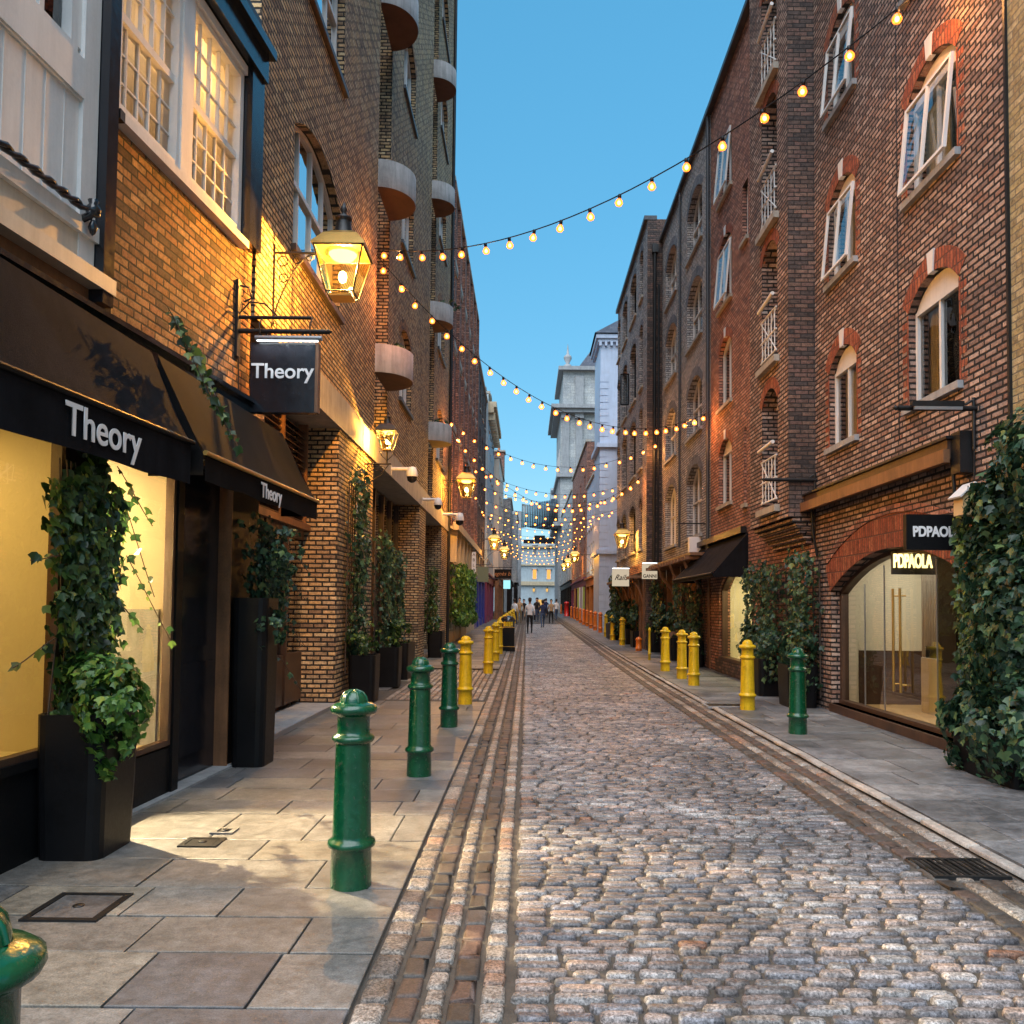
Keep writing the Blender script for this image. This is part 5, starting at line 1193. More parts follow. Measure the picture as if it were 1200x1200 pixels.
rm.mat('interior_dark'); rm.fbox(FR, sa + 1.5, sa + 1.95, -.9, -.5, .13, 2.7); rm.fbox(FR, sb - .5, sb - .35, -1.8, -1.6, .13, 2.7); rm.mat('wood_warm'); rm.fbox(FR, sb - 2.9, sb - 2.55, -1.7, -1.3, .13, 2.7); rm.mat('black_paint'); rm.fbox(FR, sb - 1.7, sb - .9, -1.5, -1.1, .95, 1.12)
rm.mat('white_paint'); rm.fbox(FR, sb - 1.75, sb - .85, -1.55, -1.05, .13, .95)
rm.mat('wood_warm'); rm.fbox(FR, sb - 2.62, sb - 2.45, -.95, -.8, .13, 2.75); rm.mat('interior_dark'); rm.fbox(FR, sb - 3.3, sb - 2.95, -1.3, -.9, .13, 2.75); rm.fbox(FR, sb - 1.2, sb - .4, -2.58, -2.56, 1.2, 2.3)
rm.mat('wood_dark'); rm.fbox(FR, sb + .14, sb + .149, -2.3, -.5, .13, 1.0)
for k in range(5): rm.mat('wood_dark'); rm.fbox(FR, sb - 2.4, sb - 1.3, -2.55, -2.3, .5 + k * .42, .53 + k * .42); rm.mat(('brass', 'black_paint', 'blind_grey', 'terracotta', 'white_paint')[k]); rm.fbox(FR, sb - 2.3 + .15 * k, sb - 2.1 + .15 * k, -2.5, -2.35, .53 + k * .42, .7 + k * .42); rm.fbox(FR, sb - 1.7 - .05 * k, sb - 1.55, -2.5, -2.35, .53 + k * .42, .66 + k * .42)
rm.mat('blind_grey'); rm.fbox(FR, sb - 1.6, sb - .3, -2.05, -1.9, .13, .5); rm.mat('blind_grey'); rm.fbox(FR, sa - .1, sa + 1.4, -2.2, -2.1, .13, 2.75); rm.mat('interior_dark'); rm.fbox(FR, sa - .14, sb - 3.0, -2.58, -2.5, .13, 1.3)
rm.mat('brass')
for k in range(9): rm.lathe([(.03, 0), (.05, .04), (.02, .12), (.02, .2), (.05, .24), (.001, .28)], FR.P(sb - 1.66 + k * .09, -1.2, 1.12), 8)
rm.mat('white_paint')
for k in range(3): rm.fbox(FR, sb - .9 - .02, sb - .9 + .02, -1.3, -1.28, 1.2 + k * .45, 1.5 + k * .45)
for k in range(4): rm.fbox(FR, sb - 3.6, sb - 3.0, -2.5, -2.2, .7 + k * .5, .73 + k * .5)
rm.build('shop_interior', B1R)
m = MB().mat('screen'); m.fbox(FR, sb - 1.75, sb - 1.45, -1.84, -1.82, 1.35, 2.0); m.build('screen', B1R)
area('shop_light', FR.P(12.2, -1.3, 2.72), (0, 0, 0), 1.2, 2.2, 18, (1.0, .90, .70), B1R)
area('shop_light', FR.P(10.4, -1.4, 2.72), (0, 0, 0), 1.0, 1.0, 3, (1.0, .80, .48), B1R)
# neon sign inside and hanging sign
ny = 12.0; xn0, zn1 = AT(1028, 648, 11.6); xn1, zn0 = AT(1068, 668, 11.6)
t = thing('neon_sign', 'glowing yellow lettered sign inside the arched shop door', 'neon sign', (xn0, 11.6, zn0)); xn0 = 4.98
m = MB().mat('interior_dark'); m.box((4.98, 11.62, zn0 - .06), (5.62, 11.66, zn1 + .02)); m.build('back_board', t)
textmesh('PDPAOLA', .26, 'lettering', t, 'neon_sign', (5.25, 11.60, (zn0 + zn1) / 2), (R(90), 0, 0), .012, sx=.46, bold=.006)
yS = 9.45; x0, x1, z0, z1 = by_px(1060, 1127, 603, 645, yS)
t = hang_sign(FR, yS, 4.9 - x0, -(x1 - x0), (z0 + z1) / 2, z1 - z0, 'black_paint', 'black hanging sign with white capitals half hidden by the ivy', None, bar=False, th=.04)
textmesh('PDPAOLA', .155, 'lettering', t, 'letter_white', (x0 + .335, yS - .047, (z0 + z1) / 2 + .0), (R(90), 0, 0), .004, sx=.78, bold=.006)
m = MB().mat('black_iron'); m.tube([(x1 - .02, yS, z1), (4.9, yS + .02, z1 + .16)], .014, 5); m.tube([(x1, yS, z1 - .04), (4.9, yS, z1 - .04)], .014, 5); m.build('bracket', t)
# retracted awning cassette
t = thing('awning_cassette', 'long rolled up wooden awning box above the arched shop', 'awning', FR.P(11.8, 0, 3.4)); zc = zof(1040, 560)
m = MB().mat('wood_dark'); m.fbox(FR, 9.5, 14.5, .0, .20, zc - .10, zc + .12); m.mat('wood_warm'); m.fbox(FR, 9.45, 14.55, .20, .27, zc - .15, zc + .0); m.mat('black_iron'); m.fbox(FR, 9.45, 14.55, -.0, .24, zc + .12, zc + .15); m.build('box', t)
m = MB().mat('black_iron')
for yy in (9.55, 14.3): m = MB().mat('black_iron'); m.tube([FR.P(yy, .12, zc - .1), FR.P(yy, .10, zc - .5), FR.P(yy - .0, .03, zc - .9)], .022, 6); m.build('arm', t)
m = MB().mat('black_iron'); m.fbox(FR, 9.3, 9.5, 0, .16, zc - .28, zc + .18); m.build('motor_box', t)
def sign_bar(y, px0, pxz, label, wide=True):
    x, z = AT(px0, pxz, y); t = thing('sign_bracket', label, 'sign bracket', (4.9, y, z), 'bare sign brackets'); m = MB().mat('black_iron')
    m.tube([(x, y, z), (4.9, y, z)], .03, 8); m.lathe([(.001, -.03), (.045, 0), (.001, .03)], (x - .02, y, z), 8)
    if wide: m.box((x + .12, y - .10, z + .0), (4.72, y - .03, z + .06))
    m.tube([(4.87, y, z + .12), (4.87, y, z - .45)], .02, 6); m.tube([(4.87, y, z + .1), (4.78, y, z + .04)], .014, 5); m.tube([(4.87, y, z - .45), (4.86, y, z - 1.0)], .008, 4)
    m.build('bar', t)
    if wide: m = MB().mat('steel_grey'); m.box((x + .14, y - .10, z - .035), (4.70, y - .07, z - .002)); m.build('trough', t)
    return t
sign_bar(9.25, 1052, 478, 'empty black sign bracket with trough light under the big arched window')
sign_bar(14.40, 896, 562, 'long plain black bar sticking out beside the brick bay', False)
m = MB().mat('black_iron'); yk = FR.Y(1052, 0, 200)
m.tube([FR.P(yk, .01, 3.9), FR.P(yk, .012, H)], .006, 4); m.build('wall_cable', B1R)

# ---- projecting brick bay with recessed balconies + red brick stretch
B2R = thing('red_brick_building', 'red brick building with projecting corbelled bay and recessed white railed balconies', 'building', (4.9, 18, 0))
FB = Fr(4.44, -1); ya, yb = 14.46, FB.Y(879, 0, 400)
bo = (FB.Y(911, 0, 400), FB.Y(893, 0, 400)); bays = []
for (py0, py1) in ((455, 595), (282, 425), (110, 262)):
    _, za = FB.hit(903, py1); _, zb = FB.hit(903, py0); bays.append((bo[0], bo[1], za, zb, .28))
_, za = FB.hit(903, 92); bays.append((bo[0], bo[1], za, za + 2.1, .28))
zb0 = FB.hit(923, 606)[1]
W = MB(); wall(W, FB, ya, yb, zb0, H, bays, m='brick_brown', th=.9); W.mat('brick_dark'); W.fbox(FB, ya - .012, ya, -.5, -.001, zb0, H); W.mat('brick_red'); W.fbox(FB, yb, yb + .01, -.46, -.001, zb0, H)
W.mat('brick_brown')
for k in range(5): W.fbox(FB, ya + .05 * k + .02, yb - .05 * k - .02, -.46, -.075 * (k + 1), zb0 - .085 * (k + 1), zb0 - .085 * k - .002 * (k == 0))
W.build('bay', B2R)
for (a, b_, za, zb, ri) in bays:
    m = MB().mat('brick_arch'); archband(m, FB, a, b_, zb + .003, ri, .2, -.05, .008, 8); m.build('arch', B2R)
    m = MB().mat('interior_dark'); m.fbox(FB, a, b_, -.95, -.90, za, zb); m.build('balcony_door', B2R)
    m = MB().mat('stone'); m.fbox(FB, a - .12, b_ + .12, -.5, .10, za - .12, za - .002); m.build('sill', B2R)
    m = MB().mat('white_paint'); 
    for zz in (.12, .5, .9): m.tube([FB.P(a, .02, za + zz), FB.P(b_, .02, za + zz)], .018, 5)
    for k in range(5): yy = a + (b_ - a) * (k + .5) / 5; m.tube([FB.P(yy, .02, za + .12), FB.P(yy, .02, za + .9)], .012, 4)
    m.tube([FB.P(a, .02, za + .12), FB.P(b_, .02, za + .9)], .012, 4); m.tube([FB.P(b_, .02, za + .12), FB.P(a, .02, za + .9)], .012, 4)
    m.tube([FB.P(a - .05, .10, za + 1.12), FB.P(b_ + .02, .06, za + 1.12)], .035, 8); m.build('railing', B2R)
    m = MB().mat('white_paint'); m.prism([(a, zb - ri)] + arch_pts(a, b_, zb, ri, 8) + [(b_, zb - ri)], lambda p: FB.P(p[0], -.30, p[1] - .004), lambda p: FB.P(p[0], -.27, p[1] - .004)); m.build('tympanum', B2R)
yR2 = FR.Y(833, 0, 450)
wr = (FR.Y(857.5, 0, 500), FR.Y(842.5, 0, 500)); ops2 = []
for (px, py0, py1, ri) in ((857, 508, 587, .3), (857, 385, 467, .3), (857, 262, 345, .3), (857, 145, 214, .0)):
    _, za = FR.hit(px, py1); _, zb = FR.hit(px, py0); ops2.append((wr[0], wr[1], za, zb, ri))
slit = (FR.Y(876.5, 0, 250), FR.Y(870, 0, 250)); ops2.append((slit[0], slit[1], FR.hit(874, 280)[1], FR.hit(874, 212)[1], 0)); ops2.append((slit[0] + .15, slit[1] - .15, FR.hit(874, 590)[1], FR.hit(874, 500)[1], 0))
yb2 = yb + .0
sw = (FR.Y(881, 0, 720), FR.Y(843, 0, 720)); shop2 = (sw[0], sw[1], .42, FR.hit(862, 664)[1], .5)
W = MB(); wall(W, FR, yb2, yR2, 0, H, ops2 + [shop2], m='brick_red', th=.28)
W.mat('brick_red'); W.fbox(FR, 14.46, yb2, -.3, -.0, 0, zb0 - .43)
W.build('wall', B2R); body(FR, B2R, 14.46, yR2, 3.4, H, 'brick_red', ends=False); coping(FR, B2R, yb2, yR2, H, 'lead', .12, .15)
m = MB().mat('lead'); m.fbox(FB, ya - .05, yb + .05, -.9, .12, H, H + .14); m.build('coping', B2R)
for i, (a, b_, za, zb, ri) in enumerate(ops2[:4]): window(FR, B2R, a, b_, za, zb, ri, 2, 1, arch=.2 if ri else None, key=.22 if ri else None, tym=i == 0, sash=(R(5), 1) if i in (2, 3) else None, curtain=('curtain', [(.0, 1)]) if i == 0 else None, sill='stone')
for (a, b_, za, zb, ri) in ops2[4:]: window(FR, B2R, a, b_, za, zb, 0, 1, 1, sill='stone')
m = MB().mat('wood_dark')
for p, q in zip(arch_pts(sw[0], sw[1], shop2[3], .5, 10)[:-1], arch_pts(sw[0], sw[1], shop2[3], .5, 10)[1:]):
    m.hexa([FR.P(p[0], -.2, p[1] - .08), FR.P(q[0], -.2, q[1] - .08), FR.P(q[0], -.2, q[1]), FR.P(p[0], -.2, p[1]), FR.P(p[0], -.06, p[1] - .08), FR.P(q[0], -.06, q[1] - .08), FR.P(q[0], -.06, q[1]), FR.P(p[0], -.06, p[1])])
m.fbox(FR, sw[0], sw[0] + .07, -.2, -.06, .42, shop2[3] - .5); m.fbox(FR, sw[1] - .07, sw[1], -.2, -.06, .42, shop2[3] - .5); m.fbox(FR, sw[0], sw[1], -.2, .03, .38, .46)
m.build('shop_frame', B2R)
m = MB().mat('brick_dark'); m.fbox(FR, sw[0] - .3, sw[1] + .3, .0, .04, 0, .38); m.build('plinth', B2R)
g = MB().mat('shop_glass'); g.face([FR.P(sw[0], -.13, .44)] + [FR.P(p[0], -.13, p[1]) for p in arch_pts(sw[0], sw[1], shop2[3], .5, 10)] + [FR.P(sw[1], -.13, .44)]); g.build('shop_window', B2R)
rm = MB().mat('interior_cream'); rm.fbox(FR, sw[0] - .4, sw[1] + .4, -2.05, -2.0, 0, 2.9); rm.fbox(FR, sw[0] - .4, sw[1] + .4, -2.0, -.3, 2.75, 2.8); rm.fbox(FR, sw[1] + .35, sw[1] + .4, -2, -.29, 0, 2.8); rm.fbox(FR, sw[0] - .4, sw[0] - .35, -2, -.29, 0, 2.8); rm.fbox(FR, sw[0] - .4, sw[1] + .4, -2, -.29, .3, .4)
rm.mat('black_paint'); rm.fbox(FR, sw[0] + .6, sw[1] - .5, -1.0, -.9, 2.0, 2.08); rm.fbox(FR, 20.1, 20.13, -1, -.9, .4, 2.1); rm.mat('wood_warm'); rm.fbox(FR, sw[0] + .4, sw[0] + .8, -1.1, -.8, .4, 1.5); rm.mat('white_paint'); rm.fbox(FR, sw[1] - 1.2, sw[1] - .5, -1.1, -.5, .4, 1.2); rm.build('shop_interior', B2R)
m = MB().mat('screen'); m.fbox(FR, 19.3, 19.8, -1.62, -1.6, 1.5, 2.0); m.mat('screen_blue'); m.fbox(FR, 18.9, 19.25, -.82, -.8, 1.5, 1.95); m.build('screen', B2R)
area('shop_light', FR.P(20.2, -1.0, 2.72), (0, 0, 0), 1.0, 2.0, 34, (1.0, .84, .42), B2R)
awning('awning', 'dark grey sloping awning over the lit arched shop on the right', FR, FR.Y(877, 0, 625), 23.9, 3.36, .0, 2.44, .80, .10, 'charcoal_cloth', None)
m = MB().mat('black_iron'); m.fbox(FR, 19.0, 23.9, -.02, .14, 3.36, 3.5); m.build('awning_box', B2R)

# ---- grey brick building with blue brick arches
B3R = thing('grey_brick_building', 'grey brown brick warehouse front with two columns of deep arched windows', 'building', (4.9, 27, 0))
yR3 = 31.0; cA = (FR.Y(822.5, 0, 450), FR.Y(805, 0, 450)); cB = (FR.Y(792.5, 0, 450), FR.Y(780, 0, 450)); ops = []
for (py0, py1) in ((548, 628), (445, 508), (330, 400), (226, 292)):
    _, za = FR.hit(814, py1); _, zb = FR.hit(814, py0); ops.append((cA[0], cA[1], za, zb + .1, .45)); ops.append((cB[0], cB[1], za, zb + .1, .45))
W = MB(); wall(W, FR, yR2 + .01, yR3, 3.05, H + .1, ops, m='brick_grey', th=.4); W.build('wall', B3R); body(FR, B3R, yR2 + .01, yR3, 3.1, H + .1, 'brick_grey', ends=False); coping(FR, B3R, yR2, yR3, H + .1, 'lead', .12, .12)
for i, (a, b_, za, zb, ri) in enumerate(ops): window(FR, B3R, a, b_, za, zb, ri, 3, 1, arch=.26, archm='brick_blue', set_=.2, sill='stone_grey', transom=.5, lit=('lit_window' if i == 1 else None), curtain=('curtain', [(.1, .9)]) if i == 0 else None)
m = MB().mat('lead'); m.tube([FR.P(yR2 + .08, .07, 3), FR.P(yR2 + .08, .07, H)], .05, 8); yp_ = (cA[1] + cB[0]) / 2; m.tube([FR.P(yp_, .06, 3.6), FR.P(yp_, .06, H)], .04, 8); m.build('drainpipe', B3R)
m = MB().mat('wood_warm')
m.fbox(FR, yR2 + .02, yR3, -.1, .55, 3.08, 3.16)
for k in range(16): yy = 22.9 + k * .53; m.fbox(FR, yy, yy + .12, 0, .66, 2.98, 3.08)
for k in range(4):
    yy = 23.6 + k * 2.3; m.tube([FR.P(yy, .0, 1.9), FR.P(yy, .12, 2.3), FR.P(yy, .45, 2.7), FR.P(yy, .55, 3.0)], .05, 6)
m.build('timber_canopy', B3R)
m = MB().mat('wood_warm')
for k in range(7): yy = 22.75 + k * 1.37; m.fbox(FR, yy, yy + .22, -.3, .04, 0, 2.98)
m.build('timber_post', B3R)
m = MB().mat('brick_red'); m.fbox(FR, yR2 + .02, yR3, -.28, .0, 0, .9); m.fbox(FR, 22.75, 23.9, -.28, .01, .9, 3.05); m.build('stall_riser', B3R)
g = MB().mat('shop_glass'); g.fbox(FR, 23.9, yR3, -.2, -.19, .9, 2.98); g.build('shop_window', B3R)
it = MB().mat('lit_shop'); it.fbox(FR, 24.3, 25.5, -.95, -.9, 0, 3); it.fbox(FR, 27.4, 28.4, -.95, -.9, 0, 3); it.mat('interior_dark'); it.fbox(FR, 25.51, 27.39, -.95, -.9, 0, 3); it.fbox(FR, 28.41, 31, -.95, -.9, 0, 3); it.build('shop_interior', B3R)
m = MB().mat('stone_grey'); x0, x1, z0, z1 = by_px(808, 828, 629, 656, 24.0)
t = thing('light_box', 'white wedge topped box above the grey awning', 'light box', (4.9, 24, z0)); m = MB().mat('letter_white'); m.box((x0, 24.0, z0), (4.9, 24.25, z1)); m.build('box', t)
m = MB().mat('black_iron'); m.tube([(4.05, 23.0, 3.95), (4.9, 23.0, 3.95)], .02, 5); t = thing('sign_bracket', 'thin bare black rod under the grey building windows', 'sign bracket', (4.9, 23, 3.95), 'bare sign brackets'); m.build('bar', t)

# ---- protruding dark grey building
FG = Fr(4.34, -1); B4R = thing('charcoal_brick_building', 'protruding dark grey brick building with black side wall and open casement', 'building', (4.34, 36, 0))
HG = AT(757, 257, 31.0)[1]; ops = []; oc_ = []
ycols = [(FG.Y(753, 0, 500), FG.Y(749, 0, 500)), (FG.Y(745, 0, 500), FG.Y(738, 0, 500)), (FG.Y(734.5, 0, 500), FG.Y(729, 0, 500)), (FG.Y(726.5, 0, 500), FG.Y(723.5, 0, 500))]
for (p0, p1) in ((593, 648), (494, 560), (403, 472), (322, 375)):
    za = AT(742, p1, 35.0)[1]; zb = AT(742, p0, 35.0)[1]
    for (a, b_) in ycols: ops.append((a, b_, za, zb, .3))
W = MB(); wall(W, FG, 31.02, 41.2, 3.0, HG, ops, m='brick_grey', th=.4); W.mat('brick_dark'); W.fbox(FG, 31.005, 31.018, -1.2, -.0, 0, HG); W.mat('brick_red'); W.fbox(FG, 31.02, 41.2, 0, .02, 3.0, 3.35); W.build('wall', B4R)
body(FG, B4R, 31.02, 41.2, 2.9, HG, 'brick_dark', ends=False); coping(FG, B4R, 31.0, 41.2, HG, 'lead', .15, .12)
for i, (a, b_, za, zb, ri) in enumerate(ops): window(FG, B4R, a, b_, za, zb, ri, 2, 1, fm='black_paint', set_=.2, sill='stone', archm='brick_blue', arch=.2, curtain=('curtain', [(0, .3)]) if i % 3 else None)
m = MB().mat('black_iron'); m.tube([(4.6, 30.9, .0), (4.6, 30.9, HG - 1.2)], .06, 8); m.box((4.5, 30.8, HG - 1.3), (4.72, 31.0, HG - 1.0)); m.tube([(4.75, 30.9, 3), (4.75, 30.9, HG - 2.5)], .04, 8); m.build('drainpipe', B4R)
x0, x1, z0, z1 = by_px(727, 737, 438, 475, 36.5)
m = MB().mat('black_paint'); m.box((x0, 36.48, z0), (x1, 36.52, z0 + .05)); m.box((x0, 36.48, z1 - .05), (x1, 36.52, z1)); m.box((x0, 36.48, z0), (x0 + .05, 36.52, z1)); m.box((x1 - .05, 36.48, z0), (x1, 36.52, z1)); wo = m.build('open_casement', B4R)
m = MB().mat('window_glass'); m.box((x0 + .05, 36.495, z0 + .05), (x1 - .05, 36.505, z1 - .05)); m.build('pane', wo)
m = MB().mat('wood_warm'); m.fbox(FG, 31.3, 41, 0, .5, 2.75, 2.85)
for k in range(9): m.fbox(FG, 31.4 + k * 1.15, 31.6 + k * 1.15, -.3, .05, 0, 2.75)
for k in range(5): m.tube([FG.P(31.6 + k * 2.2, .0, 1.8), FG.P(31.6 + k * 2.2, .2, 2.4), FG.P(31.6 + k * 2.2, .45, 2.72)], .05, 5)
m.mat('brick_dark'); m.fbox(FG, 31.02, 41.2, -.3, .0, -.2, .8); m.fbox(FG, 31.02, 31.4, -.3, .0, .8, 3.0); m.build('timber_front', B4R)
it = MB().mat('lit_shop'); it.fbox(FG, 32.5, 35.0, -.95, -.9, 0, 2.75); it.fbox(FG, 38, 39.5, -.95, -.9, 0, 2.75); it.mat('interior_dark'); it.fbox(FG, 35.01, 37.99, -.95, -.9, 0, 2.75); it.build('shop_interior', B4R)
g = MB().mat('shop_glass'); g.fbox(FG, 31.4, 41.2, -.2, -.19, .8, 2.75); g.build('shop_window', B4R)

# signs
x0, x1, z0, z1 = by_px(717.5, 737, 667, 687, 33.0); #hang_sign(FG, 33.0, 4.34 - x0, -(x1 - x0), (z0 + z1) / 2, z1 - z0, 'lit_sign', 'cream lit hanging sign with dark script before the grey building', 'Rails', .36, shear=.45, tm='letter_black') if False else None
def box_sign(y, px0, px1, py0, py1, wallx, mat, label, text, ts, tm, shear=0, sx=1.0, dy=0, bold=0):
    x0, x1, z0, z1 = by_px(px0, px1, py0, py1, y); t = thing('hanging_sign', label, 'sign', (x0, y, z0)); m = MB().mat(mat); m.box((x0, y - .05, z0), (x1, y + .05, z1)); m.build('board', t)
    m = MB().mat('black_iron'); m.tube([(x0, y, z1 + .06), (wallx, y, z1 + .06)], .018, 5); m.build('bracket', t)
    m = MB().mat('strip_light'); m.box((x0, y - .10, z1 + .02), (x1, y - .06, z1 + .04)); m.build('strip', t)
    if text: textmesh(text, ts, 'lettering', t, tm, ((x0 + x1) / 2, y - .057, (z0 + z1) / 2 + dy), (R(90), 0, 0), .003, sx=sx, shear=shear, bold=bold)
    return t
box_sign(33.0, 717.5, 737, 667, 687, 4.34, 'lit_sign', 'cream hanging sign with looping dark script, right side', 'Rails', .30, 'letter_black', .5, .9, bold=.004)
box_sign(30.5, 752.5, 770, 661, 678.5, 4.9, 'lit_sign', 'small white hanging sign with black capitals near its lower edge', 'GANNI', .17, 'letter_black', 0, .9, -.17, .004)
X_, Z_ = AT(729, 642, 33.9)
side_lantern(FG, 33.9, 4.34 - X_, Z_ + .02, .85, 'glowing lantern on the right hung from the dark grey building', 90)

# ---- far right blocks
FW = Fr(4.5, -1); g0 = gz(54)
BW = thing('pale_blue_building', 'pale blue painted corner house with rusticated quoins and a small pyramid roof', 'building', (4.5, 54, g0)); HT = AT(702, 392, 53)[1]
m = MB().mat('pale_blue_paint'); m.box((4.5, 53, 0), (9.5, 57.4, HT)); m.build('tower_wall', BW)
m = MB().mat('pale_blue_paint')
k = 0; z = g0
while z < HT - 2.6: m.box((4.48, 52.97, z), (5.0, 53.5, z + .36)); z += .43
for z, e in ((HT - .3, .30), (HT - .5, .18), (HT * .62, .22), (5.0, .2)): m.box((4.5 - e, 53 - e, z), (9.5, 57.4 + e * .5, z + .25))
for k in range(7): m.box((4.4 + k * .35, 52.8, HT - .75), (4.55 + k * .35, 53, HT - .5))
m.build('quoin', BW)
m = MB().mat('slate'); x_, y_ = 6.2, 55.2; c_ = [(4.1, 52.6, HT), (9.9, 52.6, HT), (9.9, 57.6, HT), (4.1, 57.6, HT)]
for i in range(4): m.face([c_[i], c_[(i + 1) % 4], (x_ + .6, y_, HT + 2.2)])
m.build('roof', BW)
BL = simple_block('low_blue_building', 'lower pale blue house with dark sloping slate roof beyond the corner house', Fr(4.55, -1), 57.45, 65, AT(696, 556, 57.5)[1], 'pale_blue_paint', (2, 3.0), 4, .9, 1.9, 4.3, grnd=1, gh=3.4, shopm='orange_plaster')
m = MB().mat('slate'); zr = AT(696, 556, 57.5)[1] + .1; m.raw([(4.65, 57.5, zr), (4.65, 65, zr), (6, 65, zr + 3.2), (6, 57.5, zr + 3.2), (10, 65, zr + 3.2), (10, 57.5, zr + 3.2), (10, 57.5, zr), (10, 65, zr)], [(0, 1, 2, 3), (3, 2, 4, 5), (0, 3, 5, 6)], False); m.build('mansard', BL)
m = MB().mat('slate'); m.box((4.95, 60, zr + .6), (6.4, 62, zr + 3.6)); m.build('dormer', BL)
simple_block('orange_brick_building', 'orange red brick building with tall white windows on the far right', Fr(4.55, -1), 65.05, 86, 14.4, 'brick_red', (3, 2.9), 4, 1.2, 1.9, 4.4, grnd=1, archm='brick_arch', gh=3.4, shopm='plum_paint')
FC = Fr(4.3, -1); HC = AT(656, 432, 112.2)[1]; dC = 46.2; eC = 1.75
BC = thing('classical_building', 'tall grey stone classical block with cornices and urn rising above the right side', 'building', (4.3, 115, gz(112)))
m = MB().mat('ashlar'); m.box((4.3, 112.2, 0), (14, 128, HC - 5.5)); m.box((4.6, 112.5, HC - 5.5), (14, 127, HC)); m.build('stone_wall', BC)
m = MB().mat('stone_grey')
for z, e in ((HC - 6.0, .9), (HC - 5.5, 1.3), (HC - .2, .35), (HC - 14.5, .5), (HC - 21.0, .9)): m.box((4.3 - e, 112.2 - e, z), (14, 128 + e, z + .5))
for xx in (4.5, 6.3): m.box((xx, 112.0, HC - 14), (xx + .9, 112.25, HC - 6.0)); m.box((xx - .15, 111.7, HC - 6.7), (xx + 1.05, 112.2, HC - 6.0))
for k in range(5): m.box((4.1, 112.8 + k * 3, 1), (4.31, 113.8 + k * 3, HC - 14.5))
m.box((6.2, 112.2, HC - 5.0), (7.3, 112.6, HC - 1.0)); m.build('cornice', BC)
m = MB().mat('stone_grey'); m.lathe([(.5, 0), (.5, .5), (.2, .7), (.55, 1.4), (.5, 1.7), (.17, 2.0), (.08, 2.9), (.001, 3.5)], (5.2, 113.2, HC + .25), 12); m.build('urn', BC)
m = MB().mat('slate'); m.raw([(6.6, 112.6, HC + .3), (14, 112.6, HC + .3), (14, 127, HC + .3), (6.6, 127, HC + .3), (8.5, 115, HC + 3.4), (14, 115, HC + 3.4), (14, 125, HC + 3.4), (8.5, 125, HC + 3.4)], [(0, 1, 5, 4), (0, 4, 7, 3), (4, 5, 6, 7), (3, 7, 6, 2)], False); m.build('roof', BC)
for k in range(4):
    for z in (HC - 13, 13.6, 8.0): window(FC, BC, 114.2 + k * 3, 115.4 + k * 3, z, z + 2.6, 0, 2, 2, set_=-.06, sill='stone', curtain=('curtain', [(0, 1)]), lit='blind_grey')
simple_block('dark_stone_building', 'far dark stone building with lit lanterns near the red brick front', Fr(4.5, -1), 86.05, 112, 13.5, 'ashlar', (3, 3.0), 6, 1.2, 1.9, 4.6, grnd=1)
simple_block('set_back_building', 'set back grey brick front between the charcoal building and the pale blue corner house', Fr(5.75, -1), 41.3, 52.9, 12.0, 'brick_grey', (3, 3.0), 4, 1.2, 1.9, 4.6, grnd=1)
m = MB()
for k, (mm, yy) in enumerate((('lime_paint', 66), ('letter_white', 67.2), ('plum_paint', 68.5), ('letter_white', 70.5), ('lime_paint', 73), ('orange_plaster', 78))): m = MB().mat(mm); m.fbox(Fr(4.55, -1), yy, yy + .5, .06, .2, gz(yy), gz(yy) + 2.8); m.build('painted_shop_pilaster', [o for o in C.objects if o.name == 'orange_brick_building'][0])
# end building across the street
YE = 150; gE = gz(YE); BE = thing('end_building', 'pale blue stone house closing the street with two glowing orange windows', 'building', (2, YE, gE))
def e_(px, py): return AT(px, py, YE)
xs = [e_(626.5, 674)[0], e_(643, 674)[0]]; zb_, zt_ = e_(630, 679)[1], e_(630, 667.5)[1]
m = MB().mat('stucco_blue'); m.box((-9, YE, -1), (13, YE + 8, e_(630, 637)[1])); m.build('wall', BE)
m = MB().mat('stucco'); m.box((-9, YE - .4, e_(630, 686)[1]), (13, YE, e_(630, 681.5)[1])); m.box((-9, YE - .3, e_(630, 663)[1]), (13, YE, e_(630, 661.5)[1])); m.box((-9, YE - .4, e_(630, 642)[1]), (13, YE, e_(630, 640)[1])); m.build('cornice', BE)
for k, xx in enumerate(xs):
    for lv in range(2):
        zo = 0 if lv == 0 else (e_(630, 651)[1] - zb_)
        m = MB().mat('white_paint'); m.box((xx - .42, YE - .06, zb_ + zo), (xx + .42, YE, zb_ + .08 + zo)); m.box((xx - .42, YE - .06, zb_ + zo), (xx - .32, YE, zt_ + zo)); m.box((xx + .32, YE - .06, zb_ + zo), (xx + .42, YE, zt_ + zo)); wo = m.build('window', BE)
        m = MB().mat('lit_window' if lv == 0 else 'blind_grey'); m.box((xx - .31, YE - .03, zb_ + .08 + zo), (xx + .31, YE - .01, zt_ + zo)); m.build('pane', wo)
        m = MB().mat('stone_grey'); m.lathe([(.55, 0), (.55, .2), (.001, .2)], (xx, YE - .02, zt_ + zo + .02), 10); m.build('pediment', wo)
m = MB().mat('lit_shop'); xd = e_(634, 700)[0]; m.box((xd - .5, YE - .05, gE), (xd + .5, YE - .01, gE + 2.0)); m.build('lit_door', BE)
m = MB().mat('black_paint')
for k, (px, py) in enumerate(((620, 634), (633, 631), (645, 636))): x_, z_ = e_(px, py); m.box((x_ - 1.0, YE + 2, z_ - .6), (x_ + .9, YE + 4, z_ + .4 + .3 * k))
m.build('roof_plant', BE)
